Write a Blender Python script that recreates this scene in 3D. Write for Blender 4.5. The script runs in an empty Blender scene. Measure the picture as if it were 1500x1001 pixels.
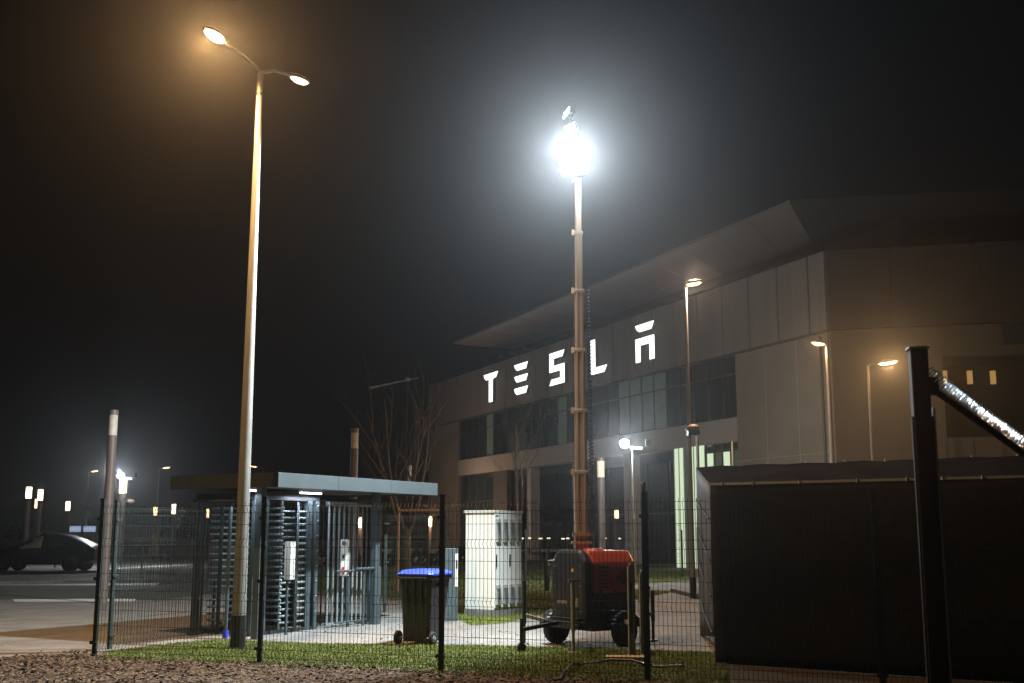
import bpy, math, random
import numpy as np
from mathutils import Vector, Matrix
random.seed(7)
R = math.radians
S = bpy.context.scene
C = S.collection
# ------------------------------------------------------------------ camera maths (photograph is 1500 x 1001)
F = 1650.0; PITCH = math.atan(280/1650); CP, SP = math.cos(PITCH), math.sin(PITCH); EYE = 1.6
def ray(px, py):
    a = (px-750)/F; v = (500.5-py)/F
    return Vector((a, CP-v*SP, SP+v*CP))
def G(px, py, z=0.0):                      # point of the horizontal plane at height z seen at a pixel
    d = ray(px, py); t = (z-EYE)/d.z
    return Vector((d.x*t, d.y*t, z))
def atY(px, py, Y):
    d = ray(px, py); t = Y/d.y
    return Vector((d.x*t, Y, EYE+d.z*t))
# ------------------------------------------------------------------ mesh builder
class MB:
    def __init__(s): s.v=[]; s.f=[]; s.s=[]
    def add(s, vs, fs, smooth=False):
        o=len(s.v); s.v += [tuple(p) for p in vs]; s.f += [tuple(i+o for i in f) for f in fs]; s.s += [smooth]*len(fs); return s
    def box(s, c, d, rz=0, M=None):
        x,y,z=[k/2 for k in d]
        vs=[Vector((i*x,j*y,k*z)) for k in(-1,1) for j in(-1,1) for i in(-1,1)]
        m = (M.to_3x3() if M else Matrix.Rotation(rz,3,'Z'))
        vs=[m@q+Vector(c) for q in vs]
        return s.add(vs,[(0,2,3,1),(4,5,7,6),(0,1,5,4),(1,3,7,5),(3,2,6,7),(2,0,4,6)])
    def bb(s,x0,x1,y0,y1,z0,z1): return s.box(((x0+x1)/2,(y0+y1)/2,(z0+z1)/2),(abs(x1-x0),abs(y1-y0),abs(z1-z0)))
    def bar(s,p,q,w,h):                      # square bar from p to q
        p=Vector(p);q=Vector(q);d=q-p
        M=d.to_track_quat('X','Z').to_matrix()
        return s.box((p+q)/2,(d.length,w,h),M=M)
    def tube(s,p,q,r,r2=None,n=12,caps=True):
        p=Vector(p);q=Vector(q); r2=r if r2 is None else r2
        m=(q-p).to_track_quat('Z','Y').to_matrix()
        a=[];b=[]
        for i in range(n):
            t=2*math.pi*i/n; e=m@Vector((math.cos(t),math.sin(t),0)); a.append(p+e*r); b.append(q+e*r2)
        s.add(a+b,[(i,(i+1)%n,n+(i+1)%n,n+i) for i in range(n)],True)
        if caps:
            s.add(a,[tuple(range(n))[::-1]]); s.add(b,[tuple(range(n))])
        return s
    def path(s,pts,r,n=6,rf=None):
        pts=[Vector(p) for p in pts]; rings=[]
        up=Vector((0.01,0.02,1)).normalized()
        for i,p in enumerate(pts):
            d=(pts[min(i+1,len(pts)-1)]-pts[max(i-1,0)]).normalized()
            x=d.cross(up)
            if x.length<1e-3: x=d.cross(Vector((1,0,0)))
            x.normalize(); y=x.cross(d).normalized()
            rr=rf(i/(len(pts)-1)) if rf else r
            rings.append([p+(x*math.cos(2*math.pi*k/n)+y*math.sin(2*math.pi*k/n))*rr for k in range(n)])
        vs=[q for g in rings for q in g]; fs=[]
        for i in range(len(pts)-1):
            for k in range(n): fs.append((i*n+k,(i+1)*n+k,(i+1)*n+(k+1)%n,i*n+(k+1)%n))
        s.add(vs,fs,True)
        s.add(rings[0],[tuple(range(n))]); s.add(rings[-1],[tuple(range(n))[::-1]]); return s
    def prism(s, poly, d, f):                # 2-D polygon extruded by vector d; f maps 2-D to 3-D
        n=len(poly); a=[Vector(f(*p)) for p in poly]; d=Vector(d); b=[p+d for p in a]
        return s.add(a+b,[tuple(range(n))[::-1],tuple(range(n,2*n))]+[(i,(i+1)%n,n+(i+1)%n,n+i) for i in range(n)])
    def lathe(s, prof, c=(0,0,0), n=24, axis='Z'):
        c=Vector(c); vs=[];fs=[]
        for r,z in prof:
            for k in range(n):
                t=2*math.pi*k/n
                q=Vector((r*math.cos(t),r*math.sin(t),z))
                if axis=='Y': q=Vector((q.x,q.z,q.y))
                if axis=='X': q=Vector((q.z,q.x,q.y))
                vs.append(c+q)
        for i in range(len(prof)-1):
            for k in range(n): fs.append((i*n+k,i*n+(k+1)%n,(i+1)*n+(k+1)%n,(i+1)*n+k))
        s.add(vs,fs,True)
        m=len(prof)-1
        s.add(vs[:n],[tuple(range(n))[::-1]]); s.add(vs[m*n:],[tuple(range(n))]); return s
    def sphere(s,c,r,n=12,sq=(1,1,1)):
        prof=[(math.sin(math.pi*i/n),-math.cos(math.pi*i/n)) for i in range(1,n)]
        o=len(s.v); s.lathe([(a*r,b*r) for a,b in prof],(0,0,0),n)
        for i in range(o,len(s.v)):
            x,y,z=s.v[i]; s.v[i]=(x*sq[0]+c[0],y*sq[1]+c[1],z*sq[2]+c[2])
        return s
    def quad(s,*p): return s.add(p,[tuple(range(len(p)))])
    def xf(s,M,start=0):
        for i in range(start,len(s.v)): s.v[i]=tuple(M@Vector(s.v[i]))
        return s
    def build(s,name,m,parent=None,bevel=0,sub=0,**kw):
        me=bpy.data.meshes.new(name); me.from_pydata(s.v,[],s.f); me.polygons.foreach_set('use_smooth',s.s); me.update()
        me.materials.append(m); o=bpy.data.objects.new(name,me); C.objects.link(o)
        if parent: o.parent=parent
        if bevel:
            b=o.modifiers.new('b','BEVEL'); b.width=bevel; b.segments=2; b.limit_method='ANGLE'
        if sub:
            b=o.modifiers.new('s','SUBSURF'); b.levels=b.render_levels=sub
        for k,val in kw.items(): o[k]=val
        return o
def thing(name,label,cat,loc=(0,0,0),rz=0,group=None):
    o=bpy.data.objects.new(name,None); C.objects.link(o); o.location=loc; o.rotation_euler=(0,0,rz)
    o['label']=label; o['category']=cat
    if group: o['group']=group
    return o
def tag(o,label,cat,group=None,loc=None,rz=None):
    o['label']=label;o['category']=cat
    if group:o['group']=group
    if loc is not None:o.location=loc
    if rz is not None:o.rotation_euler=(0,0,rz)
    return o
def dup(root,loc,rz,label=None,scale=None):
    r=root.copy(); C.objects.link(r); r.location=loc; r.rotation_euler=(0,0,rz)
    if label: r['label']=label
    if scale: r.scale=scale
    for ch in list(root.children):
        c=ch.copy(); C.objects.link(c); c.parent=r
        for g in ch.children:
            d=g.copy(); C.objects.link(d); d.parent=c
    return r
# ------------------------------------------------------------------ materials
def mat(name,col,rough=.6,metal=0,var=.15,scale=6,bump=0,bscale=None,emit=0,ecol=None,coord='Object',streak=False,spec=.5,coat=0,trans=0):
    m=bpy.data.materials.new(name); m.use_nodes=True; nt=m.node_tree; n=nt.nodes; L=nt.links
    b=n['Principled BSDF']; b.inputs['Roughness'].default_value=rough; b.inputs['Metallic'].default_value=metal
    b.inputs['Specular IOR Level'].default_value=spec; b.inputs['Coat Weight'].default_value=coat
    b.inputs['Transmission Weight'].default_value=trans
    b.inputs['Base Color'].default_value=(*col,1)
    tc=n.new('ShaderNodeTexCoord'); mp=n.new('ShaderNodeMapping'); L.new(tc.outputs[coord],mp.inputs[0])
    if streak: mp.inputs['Scale'].default_value=(3,3,.25)
    if var:
        t=n.new('ShaderNodeTexNoise'); t.inputs['Scale'].default_value=scale; t.inputs['Detail'].default_value=8; t.inputs['Roughness'].default_value=.65
        L.new(mp.outputs[0],t.inputs['Vector'])
        r=n.new('ShaderNodeValToRGB'); L.new(t.outputs['Fac'],r.inputs[0])
        r.color_ramp.elements[0].position=.3; r.color_ramp.elements[1].position=.7
        r.color_ramp.elements[0].color=(*[c*(1-var) for c in col],1); r.color_ramp.elements[1].color=(*[min(1,c*(1+var)) for c in col],1)
        L.new(r.outputs[0],b.inputs['Base Color'])
        mr=n.new('ShaderNodeMapRange'); L.new(t.outputs['Fac'],mr.inputs[0]); mr.inputs[3].default_value=max(.02,rough-.1); mr.inputs[4].default_value=min(1,rough+.12)
        L.new(mr.outputs[0],b.inputs['Roughness'])
    if bump:
        t2=n.new('ShaderNodeTexNoise'); t2.inputs['Scale'].default_value=bscale or scale*4; t2.inputs['Detail'].default_value=6
        L.new(mp.outputs[0] if not streak else tc.outputs[coord],t2.inputs['Vector']); bp=n.new('ShaderNodeBump'); bp.inputs['Strength'].default_value=bump; bp.inputs['Distance'].default_value=.02
        L.new(t2.outputs['Fac'],bp.inputs['Height']); L.new(bp.outputs[0],b.inputs['Normal'])
    if emit:
        b.inputs['Emission Color'].default_value=(*(ecol or col),1); b.inputs['Emission Strength'].default_value=emit
    return m
def ramp_mat(name,cols,scale,rough=.9,bump=.4,bscale=60,scale2=None):
    """ground-like material of several noise-mixed colours"""
    m=bpy.data.materials.new(name); m.use_nodes=True; nt=m.node_tree; n=nt.nodes; L=nt.links
    b=n['Principled BSDF']; b.inputs['Roughness'].default_value=rough
    tc=n.new('ShaderNodeTexCoord'); t=n.new('ShaderNodeTexNoise'); t.inputs['Scale'].default_value=scale; t.inputs['Detail'].default_value=10; t.inputs['Roughness'].default_value=.7
    L.new(tc.outputs['Object'],t.inputs['Vector'])
    r=n.new('ShaderNodeValToRGB'); L.new(t.outputs['Fac'],r.inputs[0]); e=r.color_ramp.elements
    while len(e)<len(cols): e.new(.5)
    for i,c in enumerate(cols): e[i].position=.3+.4*i/(len(cols)-1); e[i].color=(*c,1)
    t3=n.new('ShaderNodeTexNoise'); t3.inputs['Scale'].default_value=scale2 or scale/9; t3.inputs['Detail'].default_value=5; L.new(tc.outputs['Object'],t3.inputs['Vector'])
    mr=n.new('ShaderNodeMapRange'); mr.inputs[1].default_value=.3; mr.inputs[2].default_value=.7; mr.inputs[3].default_value=.72; mr.inputs[4].default_value=1.2; L.new(t3.outputs['Fac'],mr.inputs[0])
    mx=n.new('ShaderNodeMix'); mx.data_type='RGBA'; mx.blend_type='MULTIPLY'; mx.inputs[0].default_value=1
    L.new(r.outputs[0],mx.inputs[6]); L.new(mr.outputs[0],mx.inputs[7]); L.new(mx.outputs[2],b.inputs['Base Color'])
    t2=n.new('ShaderNodeTexNoise'); t2.inputs['Scale'].default_value=bscale; t2.inputs['Detail'].default_value=4; L.new(tc.outputs['Object'],t2.inputs['Vector'])
    bp=n.new('ShaderNodeBump'); bp.inputs['Strength'].default_value=bump; bp.inputs['Distance'].default_value=.01; L.new(t2.outputs['Fac'],bp.inputs['Height']); L.new(bp.outputs[0],b.inputs['Normal'])
    return m
def emat(name,col,st):
    m=bpy.data.materials.new(name); m.use_nodes=True; n=m.node_tree.nodes; b=n['Principled BSDF']
    b.inputs['Base Color'].default_value=(*[.8*c for c in col],1); b.inputs['Emission Color'].default_value=(*col,1); b.inputs['Emission Strength'].default_value=st; return m
SOD=(1.0,.56,.22); WHT=(.86,.95,1.0)
M=dict(
 asphalt=ramp_mat('asphalt',[(.12,.115,.10),(.165,.155,.135),(.21,.20,.175)],14,.85,.25,160),
 concrete=ramp_mat('paving_concrete',[(.15,.147,.135),(.21,.205,.19),(.27,.26,.24)],3,.85,.2,120,.6),
 verge=ramp_mat('dark_verge',[(.03,.028,.02),(.05,.046,.03),(.07,.06,.04)],3,.95,.5,40),
 soil=ramp_mat('mulch_soil',[(.018,.012,.009),(.04,.027,.018),(.07,.05,.035)],25,.95,1,70),
 lawn=ramp_mat('lawn',[(.05,.07,.012),(.085,.115,.02),(.12,.14,.035)],9,.95,.8,90,1.3),
 blade=ramp_mat('grass_blade',[(.075,.11,.014),(.14,.185,.026),(.22,.25,.06)],3,.7,0,5,1.0),
 chip=ramp_mat('wood_chip',[(.03,.02,.012),(.095,.065,.040),(.29,.225,.155)],24,.85,.2,90,6),
 line=mat('white_road_paint',(.62,.62,.58),.7,var=.2,scale=5),
 green=mat('powder_coated_dark_green',(.035,.055,.052),.45,.2,scale=9),
 anth=mat('anthracite_steel',(.035,.042,.046),.42,.3,scale=7),
 tstile=mat('blue_grey_steel',(.085,.115,.125),.38,.35,scale=8),
 bright=mat('brushed_steel_bar',(.30,.36,.37),.35,.35,scale=20),
 wire=mat('galvanised_green_wire',(.05,.065,.06),.4,.4,var=.1),
 fascia=mat('canopy_fascia_metal',(.10,.125,.13),.45,.3,scale=2,var=.08),
 canopyd=mat('canopy_underside',(.10,.10,.095),.7,scale=3),
 galv=mat('galvanised_steel',(.27,.265,.24),.5,.35,scale=10,var=.2,streak=True,bump=.05),
 black=mat('black_plastic',(.014,.014,.014),.45,scale=10),
 rubber=mat('rubber',(.018,.018,.018),.8,scale=12),
 binb=mat('dark_bin_plastic',(.024,.019,.025),.5,scale=14,bump=.1),
 binl=mat('blue_bin_lid',(.03,.07,.55),.4,scale=8),
 white=mat('white_cabinet_paint',(.74,.77,.72),.45,scale=3,var=.06,streak=True),
 vent=mat('grey_vent_hood',(.30,.33,.32),.45,scale=12),
 offw=mat('off_white_box',(.62,.61,.56),.5,scale=5,var=.08),
 orange=mat('orange_red_paint',(.34,.045,.012),.35,scale=4,coat=.1,var=.12),
 darkb=mat('charcoal_machine_paint',(.014,.0135,.013),.45,scale=4),
 mast=mat('tan_mast_metal',(.27,.20,.135),.5,.2,scale=5,streak=True),
 red=mat('red_marking',(.42,.03,.02),.5,scale=8),
 yellow=mat('yellow_button',(.75,.42,.02),.4,scale=8),
 cable=mat('dark_teal_cable',(.03,.06,.065),.45,scale=9),
 tarp=mat('grey_vinyl_tarp',(.04,.042,.048),.7,spec=.3,scale=1.5,var=.2,bump=.9,bscale=2.2),
 tarproof=mat('dark_roof_tarp',(.014,.0145,.017),.95,spec=0,scale=1.2,var=.35,bump=.8,bscale=3),
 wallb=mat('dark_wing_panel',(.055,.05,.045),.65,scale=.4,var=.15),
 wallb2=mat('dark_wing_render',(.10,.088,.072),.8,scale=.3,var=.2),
 screen=mat('black_privacy_mesh',(.0095,.010,.010),.95,spec=.08,scale=8,var=.2,bump=.2,bscale=40),
 postd=mat('dark_brown_steel',(.018,.012,.009),.7,spec=.15,scale=8,bump=.1),
 wood=mat('pale_wood',(.45,.32,.2),.8,scale=8,streak=True,var=.3),
 bark=mat('bark',(.085,.068,.048),.9,scale=9,var=.35,bump=.6,bscale=30),
 wall=mat('cladding_panel',(.29,.265,.24),.6,scale=.5,var=.14,streak=True),
 wall2=mat('lower_render_wall',(.30,.28,.24),.75,scale=.35,var=.16,bump=.1,bscale=8),
 beam=mat('floor_beam_cladding',(.50,.47,.42),.65,scale=.5,var=.05),
 rooff=mat('roof_fascia_metal',(.30,.255,.23),.4,.2,scale=.25,var=.12,streak=False),
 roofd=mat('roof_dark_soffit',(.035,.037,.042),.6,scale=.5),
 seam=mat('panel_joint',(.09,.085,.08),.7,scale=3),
 glass=mat('dark_teal_glass',(.03,.05,.055),.12,scale=.3,var=.3),
 glassl=mat('lit_curtain_glass',(.2,.26,.22),.3,scale=.8,var=.3,emit=.022,ecol=(.62,.85,.66)),
 glassb=mat('bright_lit_glass',(.3,.36,.28),.4,scale=.8,var=.3,emit=.8,ecol=(.74,.92,.62)),
 mull=mat('mullion',(.10,.12,.12),.5,.3,scale=4),
 col=mat('pale_column',(.58,.58,.55),.7,scale=1,var=.1),
 dark=mat('dark_interior',(.03,.035,.038),.7,scale=1),
 car=mat('dark_car_paint',(.004,.003,.003),.4,.0,var=.1,spec=.12),
 carglass=mat('car_glass',(.012,.012,.012),.08,var=.1),
 carpale=mat('car_side_glass_painted_street_light',(.7,.7,.55),.3,var=.2,scale=2),  # opaque pale colour stands in for the lit street seen through the window
 rim=mat('dark_alloy',(.10,.10,.10),.35,.7),
 tl=mat('tail_light_glass',(.25,.02,.01),.2),
 colp=mat('light_column_pole',(.17,.14,.12),.5,.2,scale=6),
 diff=mat('unlit_diffuser',(.62,.57,.48),.5,scale=9),
 hedge=ramp_mat('hedge_leaves',[(.015,.018,.01),(.03,.035,.018),(.05,.055,.03)],6,.9,.5,20),
 sign=mat('grey_sign_back',(.18,.17,.155),.6,scale=6),
 blue=mat('blue_cap',(.04,.07,.6),.4),
 crane=mat('weathered_arm_metal',(.42,.42,.41),.6,.1,scale=3),
 coil=mat('shiny_wire_coil',(.85,.87,.84),.18,1,scale=30,var=.1),
 farwall=mat('distant_wall',(.10,.08,.065),.8,scale=.3,var=.3),
 e_flood=emat('flood_lens_light',WHT,60),
 e_floodd=emat('flood_lens_light_dim',WHT,14),
 e_sod=emat('sodium_lens_light',(1,.70,.36),45),
 e_sodd=emat('sodium_lens_side_light',(1,.66,.45),5),
 e_warm=emat('warm_lamp_light',(1,.62,.26),7),
 e_warmw=emat('warm_white_lamp_light',(1,.78,.5),6),
 e_dot=emat('tiny_lamp_light',(1,.8,.55),1.6),
 e_warm2=emat('warm_lamp_light_weak',(1,.70,.40),2.6),
 e_amber=emat('amber_window_light',(1,.6,.2),.28),
 e_tube=emat('tube_light',(.80,.82,1),7),
 e_sign=emat('sign_face_light',(.93,1,.95),2.2),
 e_scr=emat('lit_screen',(.55,.68,1),.5),
)
def light(name,kind,loc,power,col,parent=None,size=.2,spot=150,blend=1,aim=(0,0,-1),vol=None):
    d=bpy.data.lights.new(name,kind); d.energy=power; d.color=col
    if kind in('SPOT','POINT'): d.shadow_soft_size=size
    if kind=='SPOT': d.spot_size=R(spot); d.spot_blend=blend
    if kind=='AREA': d.size=size
    o=bpy.data.objects.new(name,d); C.objects.link(o); o.location=loc
    o.rotation_euler=Vector(aim).to_track_quat('-Z','Y').to_euler()
    if parent: o.parent=parent
    return o
for k_ in ('wall','wallb'):
    nt=M[k_].node_tree; b_=nt.nodes['Principled BSDF']; tc_=nt.nodes.new('ShaderNodeTexCoord'); wv=nt.nodes.new('ShaderNodeTexWave'); wv.inputs['Scale'].default_value=1.6; wv.inputs['Distortion'].default_value=.15
    nt.links.new(tc_.outputs['Object'],wv.inputs['Vector']); bp_=nt.nodes.new('ShaderNodeBump'); bp_.inputs['Strength'].default_value=.10; bp_.inputs['Distance'].default_value=.02; nt.links.new(wv.outputs['Fac'],bp_.inputs['Height']); nt.links.new(bp_.outputs[0],b_.inputs['Normal'])
# ------------------------------------------------------------------ ground
def sheet(name,pts,m,z,world=False):
    mb=MB(); P=[(Vector(p) if world else G(*p)) for p in pts]; P=[Vector((p.x,p.y,z)) for p in P]
    a=sum(P[i].x*P[(i+1)%len(P)].y-P[(i+1)%len(P)].x*P[i].y for i in range(len(P)))
    if a<0: P=P[::-1]
    mb.quad(*P); return mb.build(name,m,kind='structure')
nt=M['concrete'].node_tree; b_=nt.nodes['Principled BSDF']; src=b_.inputs['Base Color'].links[0].from_socket
bt=nt.nodes.new('ShaderNodeTexBrick'); bt.inputs['Scale'].default_value=1; bt.inputs['Brick Width'].default_value=.4; bt.inputs['Row Height'].default_value=.2; bt.inputs['Mortar Size'].default_value=.006; bt.inputs['Mortar Smooth'].default_value=.3
bt.inputs['Color1'].default_value=(1,1,1,1); bt.inputs['Color2'].default_value=(.8,.8,.8,1); bt.inputs['Mortar'].default_value=(.45,.43,.4,1)
tc_=nt.nodes.new('ShaderNodeTexCoord'); mp_=nt.nodes.new('ShaderNodeMapping'); mp_.inputs['Rotation'].default_value=(0,0,R(61)); nt.links.new(tc_.outputs['Object'],mp_.inputs[0]); nt.links.new(mp_.outputs[0],bt.inputs['Vector'])
mx_=nt.nodes.new('ShaderNodeMix'); mx_.data_type='RGBA'; mx_.blend_type='MULTIPLY'; mx_.inputs[0].default_value=.8; nt.links.new(src,mx_.inputs[6]); nt.links.new(bt.outputs['Color'],mx_.inputs[7]); nt.links.new(mx_.outputs[2],b_.inputs['Base Color'])
sheet('ground',[(-400,-30,0),(400,-30,0),(400,600,0),(-400,600,0)],M['asphalt'],0,True)
sheet('mulch_bed',[(-600,975),(0,967),(130,955),(160,966),(380,975),(650,988),(950,1004),(1300,1024),(1700,1050),(1700,1300),(-900,1300)],M['soil'],.010)
GA=[(150,957),(235,946),(320,938),(450,944),(700,947),(900,952),(1062,958),(1066,1012),(950,1004),(650,988),(380,975),(160,967)]
sheet('lawn_strip',GA,M['lawn'],.014)
sheet('paved_path',[(180,943),(330,924),(350,918),(560,899),(645,896),(690,917),(740,914),(785,902),(860,893),(940,878),(985,868),(1035,880),(1062,925),(1060,958),(900,952),(700,947),(450,944),(320,938),(240,945)],M['concrete'],.005)
sheet('bare_soil',[(1062,948),(1700,966),(1700,1050),(1300,1022),(1064,1010)],ramp_mat('bare_soil',[(.02,.014,.009),(.035,.025,.015),(.05,.037,.022)],12,.95,.8,60),.006)
GB=[(648,896),(690,878),(760,872),(880,862),(985,868),(940,878),(860,893),(785,902),(740,914),(690,917)]
sheet('cabinet_lawn',GB,M['lawn'],.009)
GC=[(430,870),(560,880),(690,878),(760,872),(880,862),(1010,850),(1010,836),(860,838),(560,840),(430,842)]
sheet('rear_lawn',GC,M['lawn'],.004)
sheet('rear_road',[(560,832),(1010,828),(1010,812),(700,806),(560,806)],M['concrete'],.004)
sheet('road_verge',[(-400,857),(300,850),(420,858),(300,872),(240,879),(-400,879)],M['verge'],.004)
sheet('road_marking',[(-300,855.2),(235,854.6),(228,858.2),(-300,858.6)],M['line'],.012)
sheet('road_marking',[(18,878.4),(200,877.6),(196,881.6),(22,882.2)],M['line'],.008)
sheet('road_marking',[(95,836),(290,826),(292,827.5),(98,838)],M['line'],.008)
kb=MB()
for (a,b) in (((560,834),(1010,829)),((985,868),(1035,880)),((-300,861),(290,853))):
    p,q=G(*a),G(*b); kb.bar((p.x,p.y,.05),(q.x,q.y,.05),.12,.12)
kb.build('kerb',M['concrete'],kind='structure',bevel=.01)
def inside(p,poly):
    x,y=p; c=False; j=len(poly)-1
    for i in range(len(poly)):
        xi,yi=poly[i]; xj,yj=poly[j]
        if (yi>y)!=(yj>y) and x<(xj-xi)*(y-yi)/(yj-yi)+xi: c=not c
        j=i
    return c
def scatter(poly,n):
    Pw=[(G(*p).x,G(*p).y) for p in poly]; xs=[p[0] for p in Pw]; ys=[p[1] for p in Pw]; out=[]
    while len(out)<n:
        p=(random.uniform(min(xs),max(xs)),random.uniform(min(ys),max(ys)))
        if inside(p,Pw): out.append(p)
    return out
def blades(name,poly,n,h,z0,w=.005,label=''):
    mb=MB(); V=[];Fc=[]
    for (x,y) in scatter(poly,n):
        a=random.uniform(0,6.28); hh=h*random.uniform(.5,1.35); lx,ly=random.gauss(0,.35)*hh,random.gauss(0,.35)*hh
        dx,dy=math.cos(a)*w,math.sin(a)*w; o=len(V)
        V+=[(x-dx,y-dy,z0),(x+dx,y+dy,z0),(x+lx+dx*.3,y+ly+dy*.3,z0+hh)]; Fc.append((o,o+1,o+2))
    mb.v=V;mb.f=Fc;mb.s=[False]*len(Fc)
    o=mb.build(name,M['blade'],kind='stuff'); tag(o,label,'grass'); return o
VIS=[(150,957),(235,946),(320,938),(450,944),(700,947),(900,952),(1064,958),(1070,1013),(950,1006),(650,990),(380,977),(155,969)]
blades('grass',VIS,75000,.022,.014,.0045,'short bright green lawn strip behind the wire fence')
blades('grass',GB,14000,.06,.009,.008,'green lawn around the foot of the white cabinet')
blades('grass',GC,9000,.07,.004,.014,'dim green lawn farther back below the factory windows')
# mulch chips
mb=MB(); V=[];Fc=[]
MU=[(-60,975),(0,965),(130,953),(160,963),(380,972),(650,985),(950,1001),(1150,1016),(1150,1060),(-60,1060)]
for (x,y) in scatter(MU,38000):
    a=random.uniform(0,6.28); t=random.gauss(0,.45); u=random.gauss(0,.45); l=.008+.035*random.random()**2; w=l*random.uniform(.25,.6)
    t*=.55;u*=.55; m=Matrix.Rotation(a,3,'Z')@Matrix.Rotation(t,3,'Y')@Matrix.Rotation(u,3,'X'); c=Vector((x,y,.012+random.random()**2*.022)); o=len(V)
    bend=random.uniform(-.4,.5)*w
    for q in ((-l,-w*.6,0),(0,-w,bend),(l,-w*.3,0),(l*.9,w*.4,0),(0,w,bend*.6),(-l*.8,w*.6,0)): V.append(tuple(m@Vector(q)+c))
    Fc+= [(o,o+1,o+4,o+5),(o+1,o+2,o+3,o+4)]
for (x,y) in scatter([(-60,966),(150,950),(330,925),(560,905),(760,905),(1060,935),(1062,1010),(650,988),(160,968)],650):
    a=random.uniform(0,6.28); l=random.uniform(.012,.035); w=l*random.uniform(.4,.8); c=Vector((x,y,.03)); m=Matrix.Rotation(a,3,'Z')@Matrix.Rotation(random.gauss(0,.4),3,'X'); o=len(V)
    for q in ((-l,0,0),(0,-w,.005),(l,0,0),(0,w,.006)): V.append(tuple(m@Vector(q)+c))
    Fc.append((o,o+1,o+2,o+3))
mb.v=V;mb.f=Fc;mb.s=[False]*len(Fc)
tag(mb.build('wood_chip_mulch',M['chip'],kind='stuff'),'brown wood chip mulch along the foot of the fence','mulch')
# ------------------------------------------------------------------ mesh fence
def wire_panel(L,H=1.98,step=.05):
    m=MB(); folds=[.12,.80,1.47,1.90]; n=int(L/step)
    prof=[(0,.04)]
    for z in folds: prof+=[(0,z-.05),(-.035,z),(0,z+.05)]
    prof.append((0,H))
    for i in range(n+1):
        x=i*L/n; r=.0028
        for (y0,z0),(y1,z1) in zip(prof,prof[1:]): m.bar((x,y0,z0),(x,y1,z1),.0044,.0044)
    zs=[.07,.17,.40,.60,.75,.85,1.07,1.27,1.42,1.52,1.70,1.85,1.94]
    for z in zs: m.bb(0,L,-.009,-.004,z-.0026,z+.0026)
    return m
def post(L=0,h=2.03):
    m=MB().bb(-.03,.03,-.02,.02,-.2,h); return m
def fence(name,label,pts,mw='wire',mp='green',h=2.03,step=.05,cap=True,last=True):
    t=thing(name,label,'fence',(pts[0][0],pts[0][1],0))
    o0=Vector((pts[0][0],pts[0][1],0))
    for i,p in enumerate(pts):
        p=Vector((p[0],p[1],0))
        if i<len(pts)-1:
            q=Vector((pts[i+1][0],pts[i+1][1],0)); d=q-p
            w=wire_panel(d.length-.07,h-.05,step).build('mesh_panel',M[mw],t); w.location=p-o0+d.normalized()*.035; w.rotation_euler=(0,0,math.atan2(d.y,d.x))
        if i<len(pts)-1 or last:
            a=math.atan2(d.y,d.x)
            po=post(0,h).build('post',M[mp],t,bevel=.004); po.location=p-o0; po.rotation_euler=(0,0,a)
            if cap:
                c=MB().bb(-.034,.034,-.024,.024,h,h+.02); k=c.build('cap',M['black'],po)
                for z in (.18,1.0,1.78):
                    c=MB().bb(-.055,.055,-.045,-.0205,z-.02,z+.02); c.sphere((-.045,-.047,z),.009,6); c.sphere((.045,-.047,z),.009,6); c.build('clamp',M['green'],po)
    return t
pA=G(138,962); p1=G(380,972); p2=G(646,984); p3=G(949,999); d=(p3-p2); p4=p3+d*.985; p5=p4+d; p6=p5+d
fence('wire_mesh_fence','long dark green wire mesh fence running across the foreground',[(p.x,p.y) for p in (pA,p1,p2,p3,p4,p5,p6)])
pB=G(160,951); pC=G(318,930)
fence('wire_mesh_fence','short wire mesh fence from the corner post back to the turnstile',[(pB.x,pB.y),(pC.x,pC.y)])
a=G(563,897);b=G(655,893)
fence('wire_mesh_fence','low wire mesh fence between the turnstile and the wheelie bin',[(a.x,a.y),(b.x,b.y)],h=1.55)
a=G(-90,834);b=G(80,832);c=G(250,829);d_=G(420,827)
fence('wire_mesh_fence','distant wire mesh fence beyond the parked car',[(a.x,a.y),(b.x,b.y),(c.x,c.y),(d_.x,d_.y)],step=.15,h=1.6,cap=False)
a=G(770,852);b=G(870,849);c=G(1000,846);
fence('wire_mesh_fence','wire mesh fence standing in front of the factory entrance',[(a.x,a.y),(b.x,b.y),(c.x,c.y)],step=.1,h=1.7,cap=False)
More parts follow.
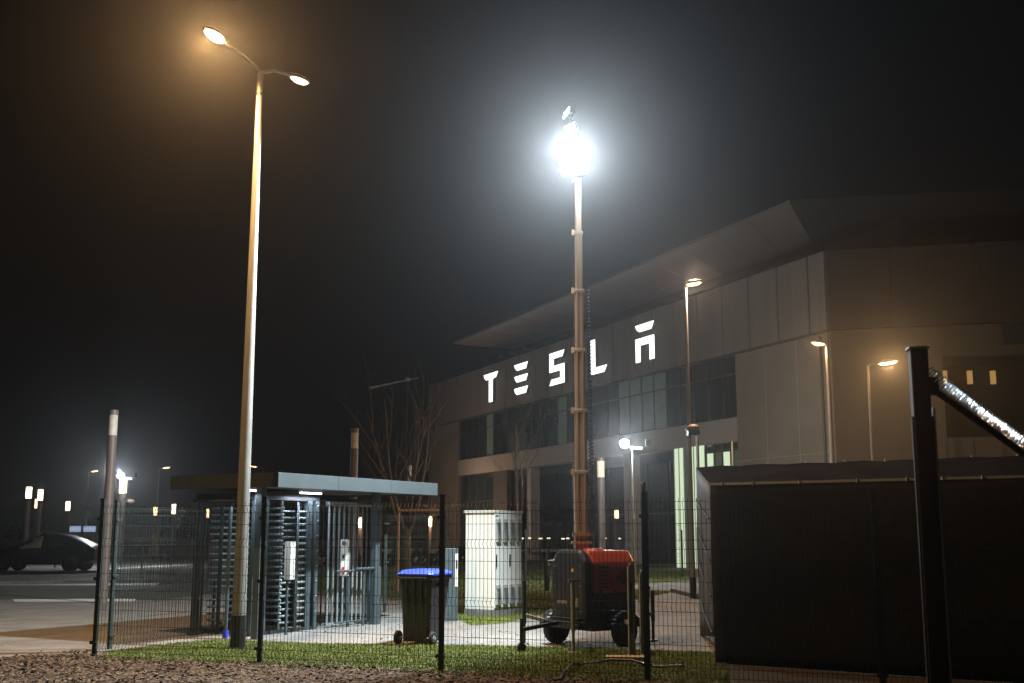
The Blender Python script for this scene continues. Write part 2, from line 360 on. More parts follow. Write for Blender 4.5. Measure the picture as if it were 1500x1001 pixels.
# ------------------------------------------------------------------ near street lamp, two arms
base=G(348,951)
t=thing('street_lamp','tall galvanised street lamp with two arms rising behind the near fence','street lamp',base)
H=atY(379,108,base.y).z
MB().tube((0,0,.45),(0,0,H),.098,.045,24).build('pole',M['galv'],t)
MB().tube((0,0,-.1),(0,0,.46),.108,.106,24).build('base_sleeve',M['black'],t)
MB().tube((0,0,H-.35),(0,0,H-.32),.056,.056,20).build('collar',M['black'],t)
dirn=Vector((.43,.90,0)).normalized()
def luminaire(t,e,d,zt,lens,tilt=.12,L=.62,w=.15,hh=.075,mb_mat='colp'):
    """cobra head at end e pointing along d, lens on its underside"""
    rot=math.atan2(d.y,d.x)
    hd=MB(); prof=[(0,.3),(.12,.7),(.35,1),(.65,1),(.88,.7),(1,.25)]
    ring=[]
    for (s,k) in prof:
        ring.append([(s*L,math.cos(a)*w*k, max(-.25,math.sin(a))*hh*k) for a in [2*math.pi*i/12 for i in range(12)]])
    vs=[q for r in ring for q in r]; fs=[]
    for i in range(len(prof)-1):
        for k in range(12): fs.append((i*12+k,i*12+(k+1)%12,(i+1)*12+(k+1)%12,(i+1)*12+k))
    hd.add(vs,fs,True); hd.add(ring[0],[tuple(range(12))]); hd.add(ring[-1],[tuple(range(12))[::-1]])
    Mx=Matrix.Translation(e)@Matrix.Rotation(rot,4,'Z')@Matrix.Rotation(-tilt,4,'Y')
    hd.xf(Mx); h=hd.build('lamp_head',M[mb_mat],t)
    ln=MB(); n=14
    pts=[(L*(.52+.40*math.cos(2*math.pi*i/n)),w*.85*math.sin(2*math.pi*i/n)) for i in range(n)]
    ring0=[(x,y,-hh*.30) for x,y in pts]; ring1=[(L*.52+(x-L*.52)*.7,y*.7,-hh*.85) for x,y in pts]; 
    ln.add(ring0+ring1,[(i,(i+1)%n,n+(i+1)%n,n+i) for i in range(n)],True); ln.add(ring1,[tuple(range(n))]); ln.xf(Mx)
    ln.build('lens',lens,h); return Mx@Vector((L*.52,0,-hh*1.3))
for s,lens in ((-1,M['e_sod']),(1,M['e_sodd'])):
    hp=(atY(315,51,base.y-1.0) if s<0 else atY(438,113,base.y+.72))-base
    e=Vector((hp.x,hp.y,0)).normalized(); La=Vector((hp.x,hp.y)).length-.24; ez=hp.z-.04
    MB().path([(0,0,H-.08),(0,0,H+.02)+Vector((0,0,0))[:0] if False else (0,0,H+.02),e*.10+Vector((0,0,H+.06)),e*(La*.5)+Vector((0,0,(H+.06+ez)/2+.02)),e*(La+.03)+Vector((0,0,ez))],.024,10).build('arm',M['galv'],t)
    p=luminaire(t,e*La+Vector((0,0,ez)),e,0,lens,L=.48,w=.12 if s<0 else .10,hh=.06,tilt=.12 if s<0 else .02)
    if s<0: light('sodium_light','SPOT',p,3300,SOD,t,.10,172,.6,aim=(-.05,-.1,-1)); light('sodium_beam','SPOT',p,1500,SOD,t,.10,58,.8,aim=(.25,-.9,-.42))
    else: light('sodium_light','SPOT',p,900,SOD,t,.10,160,.8,aim=(.3,.6,-1))
# ------------------------------------------------------------------ generic street lamps
def street_lamp(label,px,py_lens,Y,armpx,lens,power=0,base_black=False,r=.055,group=None,aim=(0,0,-1),L=.5,col=SOD,spill=0,glare=0):
    top=atY(px,py_lens,Y); H=top.z; b=atY(px,py_lens,Y)
    end=atY(armpx,py_lens,Y); dx=end.x-b.x; 
    t=thing('street_lamp',label,'street lamp',(b.x,Y,0),0,group)
    MB().tube((0,0,0 if not base_black else .5),(0,0,H),r*1.2,r*.75,12).build('pole',M['galv'],t)
    if base_black: MB().tube((0,0,-.05),(0,0,.51),r*1.5,r*1.5,12).build('base_sleeve',M['black'],t)
    s=1 if dx>0 else -1; La=max(.02,abs(dx)-L*.5)
    MB().path([(0,0,H-.05),(s*.04,0,H+.03),(s*La,0,H+.06)],.03,8).build('arm',M['galv'],t)
    p=luminaire(t,Vector((s*(abs(dx)-L*.55),0,H+.06)),Vector((s,0,0)),0,lens,L=L,w=.16,tilt=-.22 if False else .15)
    if power:
        light('street_light','SPOT',p+Vector((0,0,-.02)),power,col,t,.12,172,.5,aim=aim)
        if glare: light('street_light_beam','SPOT',p+Vector((0,-.15,-.02)),glare,col,t,.12,40,.8,aim=(-p.x-t.location.x,-Y,-5.5))
        if spill: light('street_light_spill','POINT',p+Vector((0,.1,.25)),spill,col,t,.12)
    return t
street_lamp('slim grey street lamp with a black foot in front of the factory windows',1004,420,28.5,1017,M['e_warm'],1500,True,.052,aim=(.1,.3,-1),col=(1,.68,.47),spill=480,glare=250)
street_lamp('street lamp before the factory wall with its orange head turned toward the glowing sign',1211,507,34,1198,M['e_warm'],260,False,.07,aim=(0,.4,-1),spill=0,glare=350)
street_lamp('thin street lamp with the brightest orange head beside the dark gate post',1271,536,36,1302,M['e_sod'],160,False,.05,aim=(0,.3,-1),L=.75,glare=2400)
street_lamp('far street lamp above the roof of the dark parked car',130,692,105,139,M['e_warm'],0,r=.07,L=.8)
street_lamp('far street lamp with orange head just beyond the edge of the grey canopy',233,687,100,244,M['e_warm'],0,r=.07,L=.8)
street_lamp('far street lamp whose orange head peeks over the canopy beside the tall pole',386,685,110,371,M['e_warm'],0,r=.07,L=.8)
# ------------------------------------------------------------------ light columns
def light_column(label,px,ptop,Y,w,lit,cam=False,pbot=None,dl=None,power=0):
    top=atY(px,ptop,Y); r=w/2/F*Y; H=top.z; dl=dl or 5*r
    t=thing('light_column',label,'light column',(top.x,Y,0),0)
    MB().tube((0,0,0),(0,0,H-dl-.05),r,r,20).build('pole',M['colp'],t)
    MB().tube((0,0,H-dl-.05),(0,0,H-.12),r*.97,r*.97,20).build('diffuser',lit,t)
    MB().tube((0,0,H-.12),(0,0,H),r*1.03,r*1.03,20).build('cap',M['colp'],t)
    if cam:
        MB().tube((0,0,H-dl-.5),(.35,0,H-dl-.5),.04).tube((.35,0,H-dl-.5),(.35,0,H-dl-.35),.1).build('bracket',M['galv'],t)
        MB().sphere((.5,-.05,H-dl-.5),.14,10,(1.4,1,.8)).build('camera_dome',M['diff'],t)
    if power: light('column_light','POINT',(0,-r-.15,H-dl*.5),power,(1,.62,.4),t,.1)
    return t
light_column('tall unlit light column rising over the corner fence posts',167,601,26.5,13,M['diff'],dl=.55)
light_column('unlit light column standing behind the grey canopy roof',520,628,31,11,M['diff'],dl=.50)
light_column('sunken brown light column with pale lantern between two building pillars',880,671,41,11,mat('column_lamp_faint',(.7,.6,.45),.5,emit=.35,ecol=(1,.72,.42)),dl=.65)
light_column('bright light column with a camera dome below the white flood light',181,701,62,10,M['e_warmw'],cam=True,dl=.75,power=60)
light_column('lit light column beside the dark parked car, the outermost one',43,711,70,8,M['e_warmw'],dl=.75)
light_column('lit light column behind the parked car, taller of the close pair',60,715,74,7,M['e_warmw'],dl=.75)
light_column('lit light column behind the parked car, shorter of the close pair',55,729,90,6.5,M['e_warm2'],dl=.8)
light_column('lit light column standing alone above the parked car tail',100,733,95,6,M['e_warmw'],dl=.8)
light_column('lit light column seen through the side fence above the grey sign',228,741,98,5.5,M['e_warm2'],dl=.8)
light_column('lit light column with a small arm seen through the side fence',255,737,95,5.5,M['e_warmw'],cam=True,dl=.85)
light_column('lit light column near the turnstile seen through the side fence',304,744,100,5,M['e_warm2'],dl=.8)
light_column('lit light column glimpsed through the vertical bars of the exit cage',528,758,75,6,M['e_warm'],dl=.6,power=200)
light_column('lit light column above the wheelie bin and below the canopy end',630,756,73,6,M['e_warm'],dl=.6,power=350)
light_column('small lit light column behind the factory pillar near the mast',903,744,60,6,M['e_warm2'],dl=.5)
light_column('dim distant light column seen between two street lamps',130,744,120,4,M['diff'],dl=.9)
light_column('dim distant light column under the canopy edge',289,733,110,5,M['diff'],dl=.9)
# far flood light towers
def small_flood(label,px,py,Y,size,lens,power,aim,heads=1,extra=None):
    p=atY(px,py,Y); t=thing('flood_light',label,'flood light',(p.x+ (.25 if extra else 0),Y,0))
    ox=-.25 if extra else 0
    MB().tube((0,0,0),(0,0,p.z*.45),.06,.06).tube((0,0,p.z*.45),(0,0,p.z*.75),.045,.045).tube((0,0,p.z*.75),(0,0,p.z-.1),.03,.03).tube((0,0,p.z*.45),(0,0,p.z*.45+.05),.09,.09).tube((0,0,p.z*.75),(0,0,p.z*.75+.05),.07,.07).build('mast',M['galv'],t)
    hd=MB(); hd.box((ox,.05,p.z),(size*1.15,.12,size*1.15)); hd.tube((0,0,p.z-.15),(ox,0,p.z-.05),.025)
    h=hd.build('lamp_housing',M['black'],t)
    MB().lathe([(size*.25,-.08),(size*.42,-.06),(size*.5,-.02),(size*.5,-.012)],(ox,0,p.z),20,'Y').build('lens',lens,h)
    if extra:
        h2=MB().box((.12,0,p.z-.13),(.38,.25,.1)).tube((.0,0,p.z-.1),(.5,0,p.z-.1),.02); h2=h2.build('lamp_housing',M['galv'],t)
        MB().box((.12,-.135,p.z-.16),(.36,.02,.05)).build('lens',M['e_floodd'],h2)
        MB().box((.52,0,p.z+.03),(.16,.2,.22)).build('lamp_housing',M['black'],t)
    light('flood_light_source','SPOT',(ox,-.1,p.z),power,WHT,t,size/2,170,.6,aim=aim)
    light('flood_beam','SPOT',(ox,-.25,p.z),power*1.6,WHT,t,size/2,34,.8,aim=(-(p.x),-Y,1.6-p.z))
    light('flood_back_light','POINT',(ox,.3,p.z+.1),power*.7,WHT,t,.1)
    return t
small_flood('small white flood light on a thin mast in front of the factory entrance',915,650,37,.30,M['e_flood'],900,(0,-.6,-1),extra=True)
small_flood('far white flood light on a thin mast beside a lit light column',177,697,55,.30,M['e_flood'],900,(-.1,-.6,-1),extra=True)
# ------------------------------------------------------------------ turnstile shelter
c0=atY(408,692,17.0); E1=Vector((.48,.877,0)).normalized(); E2=Vector((-E1.y,E1.x,0))
zt=c0.z; rz1=math.atan2(E1.y,E1.x)
t=thing('turnstile_shelter','flat roofed grey metal shelter with tube lights over the turnstiles','shelter',(c0.x,c0.y,0),rz1)
# local x along E1 (long side), y along E2
Lx,Ly=4.45,2.2
r=MB().bb(.03,Lx-.03,.03,Ly-.03,zt-.19,zt-.02).build('canopy_roof',M['canopyd'],t)
for i in range(3):
    a=i*Lx/3; b=(i+1)*Lx/3
    MB().bb(a+.003,b-.003,0,.028,zt-.22,zt).build('fascia',M['fascia'],r,bevel=.003)
MB().bb(0,.0285,.03,Ly,zt-.22,zt-.001).build('fascia',M['anth'],r)  # end in shade: darker steel puts its lack of light into the colour
MB().bb(Lx-.028,Lx,.03,Ly,zt-.22,zt-.001).build('fascia',M['canopyd'],r)
zs=zt-.19
for (x,y) in ((.35,.62),(3.50,.70)):
    MB().bb(x-.06,x+.06,y-.06,y+.06,0,zs-.001).build('post',M['tstile'],t,bevel=.006)
for (x,y) in ((.40,.86),(1.85,.86)):
    h=MB().bb(x-.30,x+.30,y-.03,y+.03,zs-.04,zs-.001).build('tube_light',M['offw'],t)
    MB().tube((x-.28,y,zs-.055),(x+.28,y,zs-.055),.013).build('tube',M['e_tube'],h)
    l=light('tube_light_source','AREA',(x,y,zs-.11),16,(.8,.85,1),t,.8); l.data.shape='RECTANGLE'; l.data.size_y=.06
# ---- turnstile with horizontal arms
S0=G(366,933); 
t=thing('full_height_turnstile','full height turnstile of stacked horizontal steel bars under the canopy','turnstile',(S0.x,S0.y,0),rz1)
Ht=2.12
levels=[.16+i*.105 for i in range(18)]
for (x,y,w,dp) in ((0,0,.07,.07),(0,1.15,.07,.07),(1.34,0,.12,.09),(1.52,0,.09,.12),(1.40,1.15,.08,.08)):
    MB().bb(x-w/2,x+w/2,y-dp/2,y+dp/2,0,Ht).build('upright',M['tstile'],t,bevel=.006)
MB().bb(-.05,1.60,-.04,1.2,Ht,Ht+.10).build('head_beam',M['anth'],t,bevel=.006)
MB().bb(-.05,1.60,-.04,.04,0.0,.06).bb(-.05,1.60,1.12,1.2,0,.06).build('base_rail',M['anth'],t)
m=MB()
for z in levels: m.tube((.66,.0,z),(1.28,.0,z),.019,n=10)
m.build('comb_barrier',M['bright'],t)
MB().bb(.63,.67,-.02,.02,0,Ht).build('comb_post',M['tstile'],t)
cx,cy=.66,.60
ro=MB().tube((cx,cy,.03),(cx,cy,Ht-.001),.055,n=18).build('rotor',M['tstile'],t)
for k in range(3):
    m=MB(); a=R(25+120*k); dx,dy=math.cos(a),math.sin(a)
    for z in levels:
        m.tube((cx+dx*.05,cy+dy*.05,z+.05),(cx+dx*.68,cy+dy*.68,z+.05),.020,n=10); m.sphere((cx+dx*.68,cy+dy*.68,z+.05),.020,8)
    m.build('rotor_arms',M['bright'],ro)
m=MB()
for z in levels: m.tube((0.03,0,z+.03),(.30,0,z+.03),.017,n=10)
m.build('side_bars',M['bright'],t)
MB().bb(.29,.325,-.02,.02,0,Ht).build('side_post',M['tstile'],t)
m=MB(); 
for k in range(9):                                    # curved steel guard
    a0=R(-70+140*k/9);a1=R(-70+140*(k+1)/9); q=lambda a,rr:(cx+.78*0+rr*math.cos(a),cy+rr*math.sin(a))
    A,B=q(a0,.74),q(a1,.74); A2,B2=q(a0,.755),q(a1,.755)
    m.add([(*A,0.05),(*B,.05),(*B,Ht-.02),(*A,Ht-.02),(*A2,.05),(*B2,.05),(*B2,Ht-.02),(*A2,Ht-.02)],[(0,1,2,3),(5,4,7,6),(0,4,5,1),(3,2,6,7)],True)
m.build('curved_guard',M['tstile'],t)
for k in range(7): 
    pass
for z in [.3+.25*i for i in range(8)]: MB().sphere((1.52,-.065,z),.014,6).build('bolt',M['bright'],t)
# reader box on a post
pr=MB().bb(.445,.48,-.34,-.31,0,1.05)
pr.build('reader_post',M['tstile'],t)
b=MB().bb(.40,.53,-.42,-.30,.86,1.46).build('reader_box',M['offw'],t,bevel=.01)
# blue cap and slim post at the outer side
m=MB(); 
for x in (-.30,-.20,-.10): m.tube((x,.95,0),(x,.95,Ht),.018,n=8)
m.bb(-.34,-.06,.90,1.0,0,.05); m.bb(-.34,-.06,.92,.98,Ht-.04,Ht); m.build('guard_bars',M['anth'],t)
bb=G(329,936)
t2=thing('slim_post','slim green post with a bright blue foot beside the turnstile','post',(bb.x,bb.y+.05,0))
MB().tube((0,0,.12),(0,0,2.0),.030,n=14).build('tube',M['tstile'],t2); MB().tube((0,0,0),(0,0,.125),.042,n=14).build('foot_cap',M['blue'],t2)
# ---- exit cage with vertical bars
q=S0+E1*1.80; t=thing('exit_cage','tall cage of vertical steel bars beside the turnstile','cage gate',(q.x,q.y,0),rz1)
m=MB()
def vbars(m,x0,x1,y0,y1,n,z0,z1,r=.016):
    for i in range(n):
        k=i/(n-1); m.tube((x0+(x1-x0)*k,y0+(y1-y0)*k,z0),(x0+(x1-x0)*k,y0+(y1-y0)*k,z1),r,n=8)
m=MB(); vbars(m,.05,.75,-.05,-.05,6,.05,2.06,.02); m.bb(0,.8,-.09,-.01,2.06,2.13); m.bb(0,.8,-.08,-.02,0.04,.08); vbars(m,.88,1.28,-.05,-.05,4,.05,2.06,.014); m.bb(.8,1.3,-.07,-.03,2.06,2.10); m.build('front_bars',M['bright'],t)
m=MB(); vbars(m,.0,1.5,1.1,1.1,11,.05,2.06); m.bb(0,1.5,1.07,1.13,2.06,2.12); m.bb(0,1.5,1.07,1.13,.03,.07); m.build('rear_bars',M['tstile'],t)
m=MB(); vbars(m,.85,1.45,.1,.9,7,.05,2.06); m.bar((.85,.1,.3),(1.45,.9,.3),.05,.1); m.build('swing_leaf',M['tstile'],t)
MB().bb(1.34,1.52,-.06,.06,0,2.13).build('end_column',M['tstile'],t,bevel=.006)
MB().bb(1.56,1.64,-.05,.05,0,2.13).build('end_column',M['anth'],t,bevel=.006)
MB().bb(0,1.6,.0,.08,2.135,2.20).bb(0,1.6,1.05,1.13,2.135,2.2).build('head_beam',M['anth'],t)
MB().bb(1.45,1.49,-.08,-.061,.98,1.04).build('latch',M['bright'],t)
m=MB().tube((.75,-.3,0),(.75,-.3,.95),.025).tube((-.05,-.3,.95),(.75,-.3,.95),.02).tube((1.15,-.35,0),(1.15,-.35,.98),.028).tube((.45,-.35,.98),(1.15,-.35,.98),.025).tube((-.05,-.3,.1),(.75,-.3,.1),.015); m.build('guide_rail',M['tstile'],t)
# intercom panel
q2=G(509,919); t=thing('intercom_panel','white intercom panel with round speaker and red button on a slim post','intercom',(q2.x,q2.y,0),0)
MB().bb(-.025,.025,-.02,.02,0,1.45).build('post',M['tstile'],t)
pn=MB().bb(-.145,.005,-.07,-.021,.86,1.49).build('panel',M['offw'],t,bevel=.006)
MB().lathe([(.038,0),(.038,-.008)],(-.085,-.071,1.42),18,'Y').build('speaker',M['black'],pn)
m=MB()
for k in range(4): m.bb(-.12,-.05,-.086,-.0795,1.39+.018*k,1.397+.018*k)
m.build('speaker_grille',M['vent'],pn)
MB().bb(-.115,-.055,-.078,-.071,1.14,1.24).build('display',M['vent'],pn); MB().bb(-.105,-.065,-.083,-.0785,1.16,1.22).build('display_glass',M['black'],pn)
MB().bb(-.105,-.065,-.09,-.071,.90,1.02).build('red_button',M['red'],pn,bevel=.004)
# grey box on side fence
g=G(301,925); t=thing('wall_box','grey upright box mounted on the side fence near the turnstile','box',(g.x,g.y+.35,0))
MB().bb(-.09,.09,-.07,.07,.84,1.44).build('housing',M['sign'],t,bevel=.008); MB().bb(-.02,.02,.071,.1,0,1.44).build('bracket',M['anth'],t)
# steel box next to bin
g=G(661,910); t=thing('gate_post_box','blue grey steel box with a pale vertical strip behind the bin','gate box',(g.x-.02,g.y,0),R(20))
MB().bb(-.14,.11,-.12,.12,0,1.32).build('housing',M['tstile'],t,bevel=.008); MB().bb(.05,.10,-.128,-.121,.62,1.22).build('pale_strip',M['offw'],t); MB().bb(.06,.09,-.134,-.1285,.95,1.1).build('slot',M['black'],t)
# ------------------------------------------------------------------ wheelie bin
g=G(618,946); t=thing('wheelie_bin','dark two-wheeled rubbish bin with a bright blue lid on the path','wheelie bin',(g.x,g.y+.30,0),R(-24))
# body tapers; wheels on -y side
def loft(sections):
    vs=[];fs=[]; n=len(sections[0])
    for s_ in sections: vs+=s_
    for i in range(len(sections)-1):
        for k in range(n): fs.append((i*n+k,i*n+(k+1)%n,(i+1)*n+(k+1)%n,(i+1)*n+k))
    m=MB().add(vs,fs); m.add(sections[0],[tuple(range(n))[::-1]]); m.add(sections[-1],[tuple(range(n))]); return m
def rr(x0,x1,y0,y1,z,c=.04):
    return [(x0+c,y0,z),(x1-c,y0,z),(x1,y0+c,z),(x1,y1-c,z),(x1-c,y1,z),(x0+c,y1,z),(x0,y1-c,z),(x0,y0+c,z)]
bd=loft([rr(-.22,.22,-.26,.24,.05),rr(-.225,.225,-.27,.25,.30),rr(-.265,.265,-.30,.34,.93),rr(-.29,.29,-.33,.37,.935),rr(-.29,.29,-.33,.37,.985)])
bd.build('body',M['binb'],t,bevel=.008)
m=MB()
for x in (-.12,0,.12): m.bb(x-.012,x+.012,-.325,-.30,.55,.92)
m.bb(.17,.20,-.36,-.32,.90,.96); m.bb(-.20,-.17,-.36,-.32,.90,.96); m.build('ribs',M['binb'],t)
MB().tube((-.24,-.385,.95),(.24,-.385,.95),.016).build('handle_bar',M['binb'],t)
ld=loft([rr(-.30,.30,-.34,.40,.988,.05),rr(-.30,.30,-.34,.40,1.01,.05),rr(-.26,.26,-.28,.33,1.055,.08),rr(-.18,.18,-.20,.24,1.07,.08)]); l_=ld.build('lid',M['binl'],t,bevel=.006)
MB().bb(-.08,.08,.40,.44,.985,1.01).build('grip',M['binl'],l_)
MB().tube((-.29,-.25,.10),(.29,-.25,.10),.012).build('axle',M['galv'],t)
for sx in (-1,1):
    w=MB().lathe([(.055,-.025),(.09,-.028),(.10,-.018),(.10,.018),(.09,.028),(.055,.025)],(sx*.285,-.25,.10),24,'X').build('wheel',M['rubber'],t)
    MB().lathe([(.015,-.012),(.052,-.024),(.056,.024),(.02,.03)],(sx*.285,-.25,.10),18,'X').build('hub',M['vent'],w)
# ------------------------------------------------------------------ white cabinet
g=G(722,905); u=Vector((.56,.83,0)); t=thing('electrical_cabinet','white metal electrical cabinet with vented doors standing on the small lawn','cabinet',(g.x,g.y,0),math.atan2(u.y,u.x))
cw,cd,ch=.98,.66,2.03
MB().bb(0,cw,0,cd,.14,ch-.05).build('body',M['white'],t,bevel=.006)
MB().bb(-.015,cw+.015,-.015,cd+.015,0,.135).build('plinth',M['concrete'],t,bevel=.004)
MB().bb(-.03,cw+.03,-.03,cd+.03,ch-.05,ch).build('lid',M['white'],t,bevel=.008)
m=MB().bb(-.004,-.001,.02,cd-.02,.30,.306); m.build('panel_seam',M['vent'],t)
for i in range(2):
    x0=.03+i*(cw-.04)/2; x1=x0+(cw-.06)/2-.01
    dr=MB().bb(x0,x1,-.022,-.001,.17,ch-.07).build('door',M['white'],t,bevel=.005)
    xm=(x0+x1)/2
    for (z0,z1) in ((1.42,1.86),(.24,.60)):
        for xx in (x0+.10,x1-.11):
            v=MB(); v.add([(xx-.075,-.023,z0),(xx+.075,-.023,z0),(xx+.075,-.07,z0),(xx-.075,-.07,z0),(xx-.075,-.023,z1),(xx+.075,-.023,z1),(xx+.075,-.04,z1),(xx-.075,-.04,z1)],[(0,1,2,3),(4,7,6,5),(3,2,6,7),(0,3,7,4),(1,5,6,2)])
            for k in range(8): 
                z=z0+.03+k*(z1-z0-.05)/8; v.bb(xx-.065,xx+.065,-.078,-.045,z,z+.012)
            v.build('vent_hood',M['vent'],dr)
    MB().bb(x0+.02,x0+.05,-.045,-.023,.95,1.18).build('handle',M['black'],dr,bevel=.003)
MB().bb(.05,.15,-.0245,-.0225,1.90,1.94).build('plate',M['sign'],t)
# ------------------------------------------------------------------ light tower trailer
g=G(870,948); tc=Vector((g.x,g.y+.35,0)); TW=R(38)
t=thing('light_tower_trailer','orange and black generator trailer carrying the tall flood light mast','light tower',tc,TW)
# local x: along the red side (away from the camera), local y: -y faces right/camera... end face at x=-L
bl,bw=.82,.76
prof=[(-bw/2+.03,.24),(bw/2-.03,.24),(bw/2,.42),(bw/2,1.18),(bw/2-.14,1.36),(-bw/2+.14,1.36),(-bw/2,1.18),(-bw/2,.42)]
prof_r=[(-bw/2+.004,.74),(bw/2-.004,.74),(bw/2-.004,1.16),(bw/2-.14,1.345),(-bw/2+.14,1.345),(-bw/2+.004,1.16)]
E_=MB().prism(prof,(.16,0,0),lambda a,b:(-bl/2-.05,a,b)); E_.build('end_panel',M['darkb'],t,bevel=.05)
E_=MB().prism(prof_r,(bl+.02,0,0),lambda a,b:(-bl/2+.11,a,b)); hood=E_.build('hood',M['orange'],t,bevel=.04)
MB().prism([(a*1.0,b) for a,b in [(-bw/2+.02,.22),(bw/2-.02,.22),(bw/2-.02,.739),(-bw/2+.02,.739)]],(bl+.02,0,0),lambda a,b:(-bl/2+.11,a,b)).build('lower_case',M['darkb'],t,bevel=.01)
MB().tube((.05,0,1.34),(.05,0,1.375),.17,.14,20).build('exhaust_cover',M['orange'],hood)
MB().bb(.02,.36,-bw/2-.012,-bw/2+.003,.80,1.12).build('side_door',M['orange'],hood,bevel=.006)
MB().bb(.14,.22,-bw/2-.02,-bw/2-.0125,.93,.99).build('door_latch',M['black'],hood)
m=MB()
for k in range(6): m.bb(-.20,-.05,-bw/2-.01,-bw/2+.003,.82+.055*k,.84+.055*k)
m.build('side_louvre',M['darkb'],hood)
MB().bb(.23,.32,-bw/2-.016,-bw/2-.0125,.86,1.06).build('notice_plate',M['offw'] if False else M['darkb'],hood)
for (y_,z_,w_,h_) in ((.12,.62,.22,.05),(-.18,.62,.10,.12),(.05,.9,.20,.006),(.05,1.15,.30,.006)): MB().bb(-bl/2-.054,-bl/2-.0502,y_-w_/2,y_+w_/2,z_-h_/2,z_+h_/2).build('panel_mark',M['sign'] if h_>.01 else M['black'],t)
for y_ in (-.28,.28):
    for z_ in (.5,.85,1.12): MB().sphere((-bl/2-.05,y_,z_),.010,6).build('rivet',M['vent'],t)
for x_ in (-.18,.10,.38): MB().bb(x_,x_+.03,-bw/2-.015,-bw/2+.0,.75,.79).build('hinge',M['black'],hood)
MB().path([(-.3,-.38,.45),(-.1,-.46,.30),(.15,-.45,.33),(.4,-.40,.5)],.012,6).build('hose',M['black'],t)
MB().lathe([(.025,0),(.025,-.012)],(-bl/2-.05,-.12,1.07),14,'X').build('yellow_button',M['yellow'],t)
MB().path([(-bl/2-.05,.30,1.0),(-bl/2-.12,.34,1.0),(-bl/2-.12,.34,1.2),(-bl/2-.05,.30,1.2)],.012,6).build('grab_handle',M['galv'],t)
MB().bb(-.62,.55,-.40,-.33,.28,.36).bb(-.62,.55,.33,.40,.28,.36).bb(-.62,-.55,-.40,.40,.28,.36).bb(.48,.55,-.40,.40,.28,.36).bb(-.55,.5,-.30,.30,.26,.41).build('chassis',M['darkb'],t,bevel=.006)
MB().bb(-.1,.3,-.34,-.31,.24,.40).build('tool_tray',M['wood'],t)
for sy in (-1,1):
    w=MB().lathe([(.13,-.07),(.19,-.075),(.215,-.05),(.215,.05),(.19,.075),(.13,.07)],(.18 if sy<0 else -.26,sy*.49,.215),28,'Y').build('wheel',M['rubber'],t)
    MB().lathe([(.02,-.06),(.10,-.05),(.132,-.066),(.132,.066),(.10,.04),(.03,.06)],(.18 if sy<0 else -.26,sy*.49,.215),20,'Y').build('rim',M['yellow'] if sy>0 else M['galv'],w)
    m=MB(); x_=.18 if sy<0 else -.26
    arc=[(x_+.27*math.cos(R(a)),.215+.27*math.sin(R(a))) for a in range(10,171,16)]
    arc2=[(x_+.255*math.cos(R(a)),.215+.255*math.sin(R(a))) for a in range(170,9,-16)]
    for (a,b),(c_,d2) in zip(arc,arc[1:]): m.add([(a,sy*.47-.09,b),(c_,sy*.47-.09,d2),(c_,sy*.47+.09,d2),(a,sy*.47+.09,b)],[(0,1,2,3)],True)
    k=m.build('mudguard',M['black'],t); s_=k.modifiers.new('s','SOLIDIFY'); s_.thickness=.012
def jack(px,py,Y,topz,label,m1='anth',handle=True,arm=None):
    p=G(px,py)
    loc=Matrix.Rotation(-TW,3,'Z')@(p-tc)
    q=MB().tube((loc.x,loc.y,.30),(loc.x,loc.y,topz),.032,n=12).tube((loc.x,loc.y,.03),(loc.x,loc.y,.5),.022,n=10)
    if handle: q.tube((loc.x,loc.y,topz),(loc.x,loc.y,topz+.03),.02); q.bar((loc.x-.08,loc.y,topz+.03),(loc.x+.12,loc.y,topz+.03),.03,.03)
    j=q.build('jack_leg',M[m1],t)
    MB().tube((loc.x,loc.y,0),(loc.x,loc.y,.03),.075,.06,n=14).build('foot_plate',M['galv'],j)
    if arm: MB().bar((loc.x,loc.y,.42),(*arm,.34),.05,.05).build('outrigger',M['galv'],t)
    return loc
jack(768,945,16.2,.92,'',arm=(-.58,.35),handle=False)
jack(840,958,14.85,.93,'',m1='galv',arm=(-.58,-.35))
jack(925,962,14.6,.95,'',m1='anth',arm=(.3,-.38),handle=False)
jack(957,940,16.0,.75,'',arm=(.52,-.35),handle=False)
# jockey wheel
p=G(764,956); loc=Matrix.Rotation(-TW,3,'Z')@(p-tc)
MB().bar((-.58,.1,.33),(loc.x,loc.y,.30),.05,.05).tube((loc.x,loc.y,.1),(loc.x,loc.y,.45),.022).build('drawbar',M['darkb'],t)
MB().lathe([(.05,-.02),(.065,-.02),(.065,.02),(.05,.02)],(loc.x,loc.y,.065),16,'Y').build('jockey_wheel',M['rubber'],t)
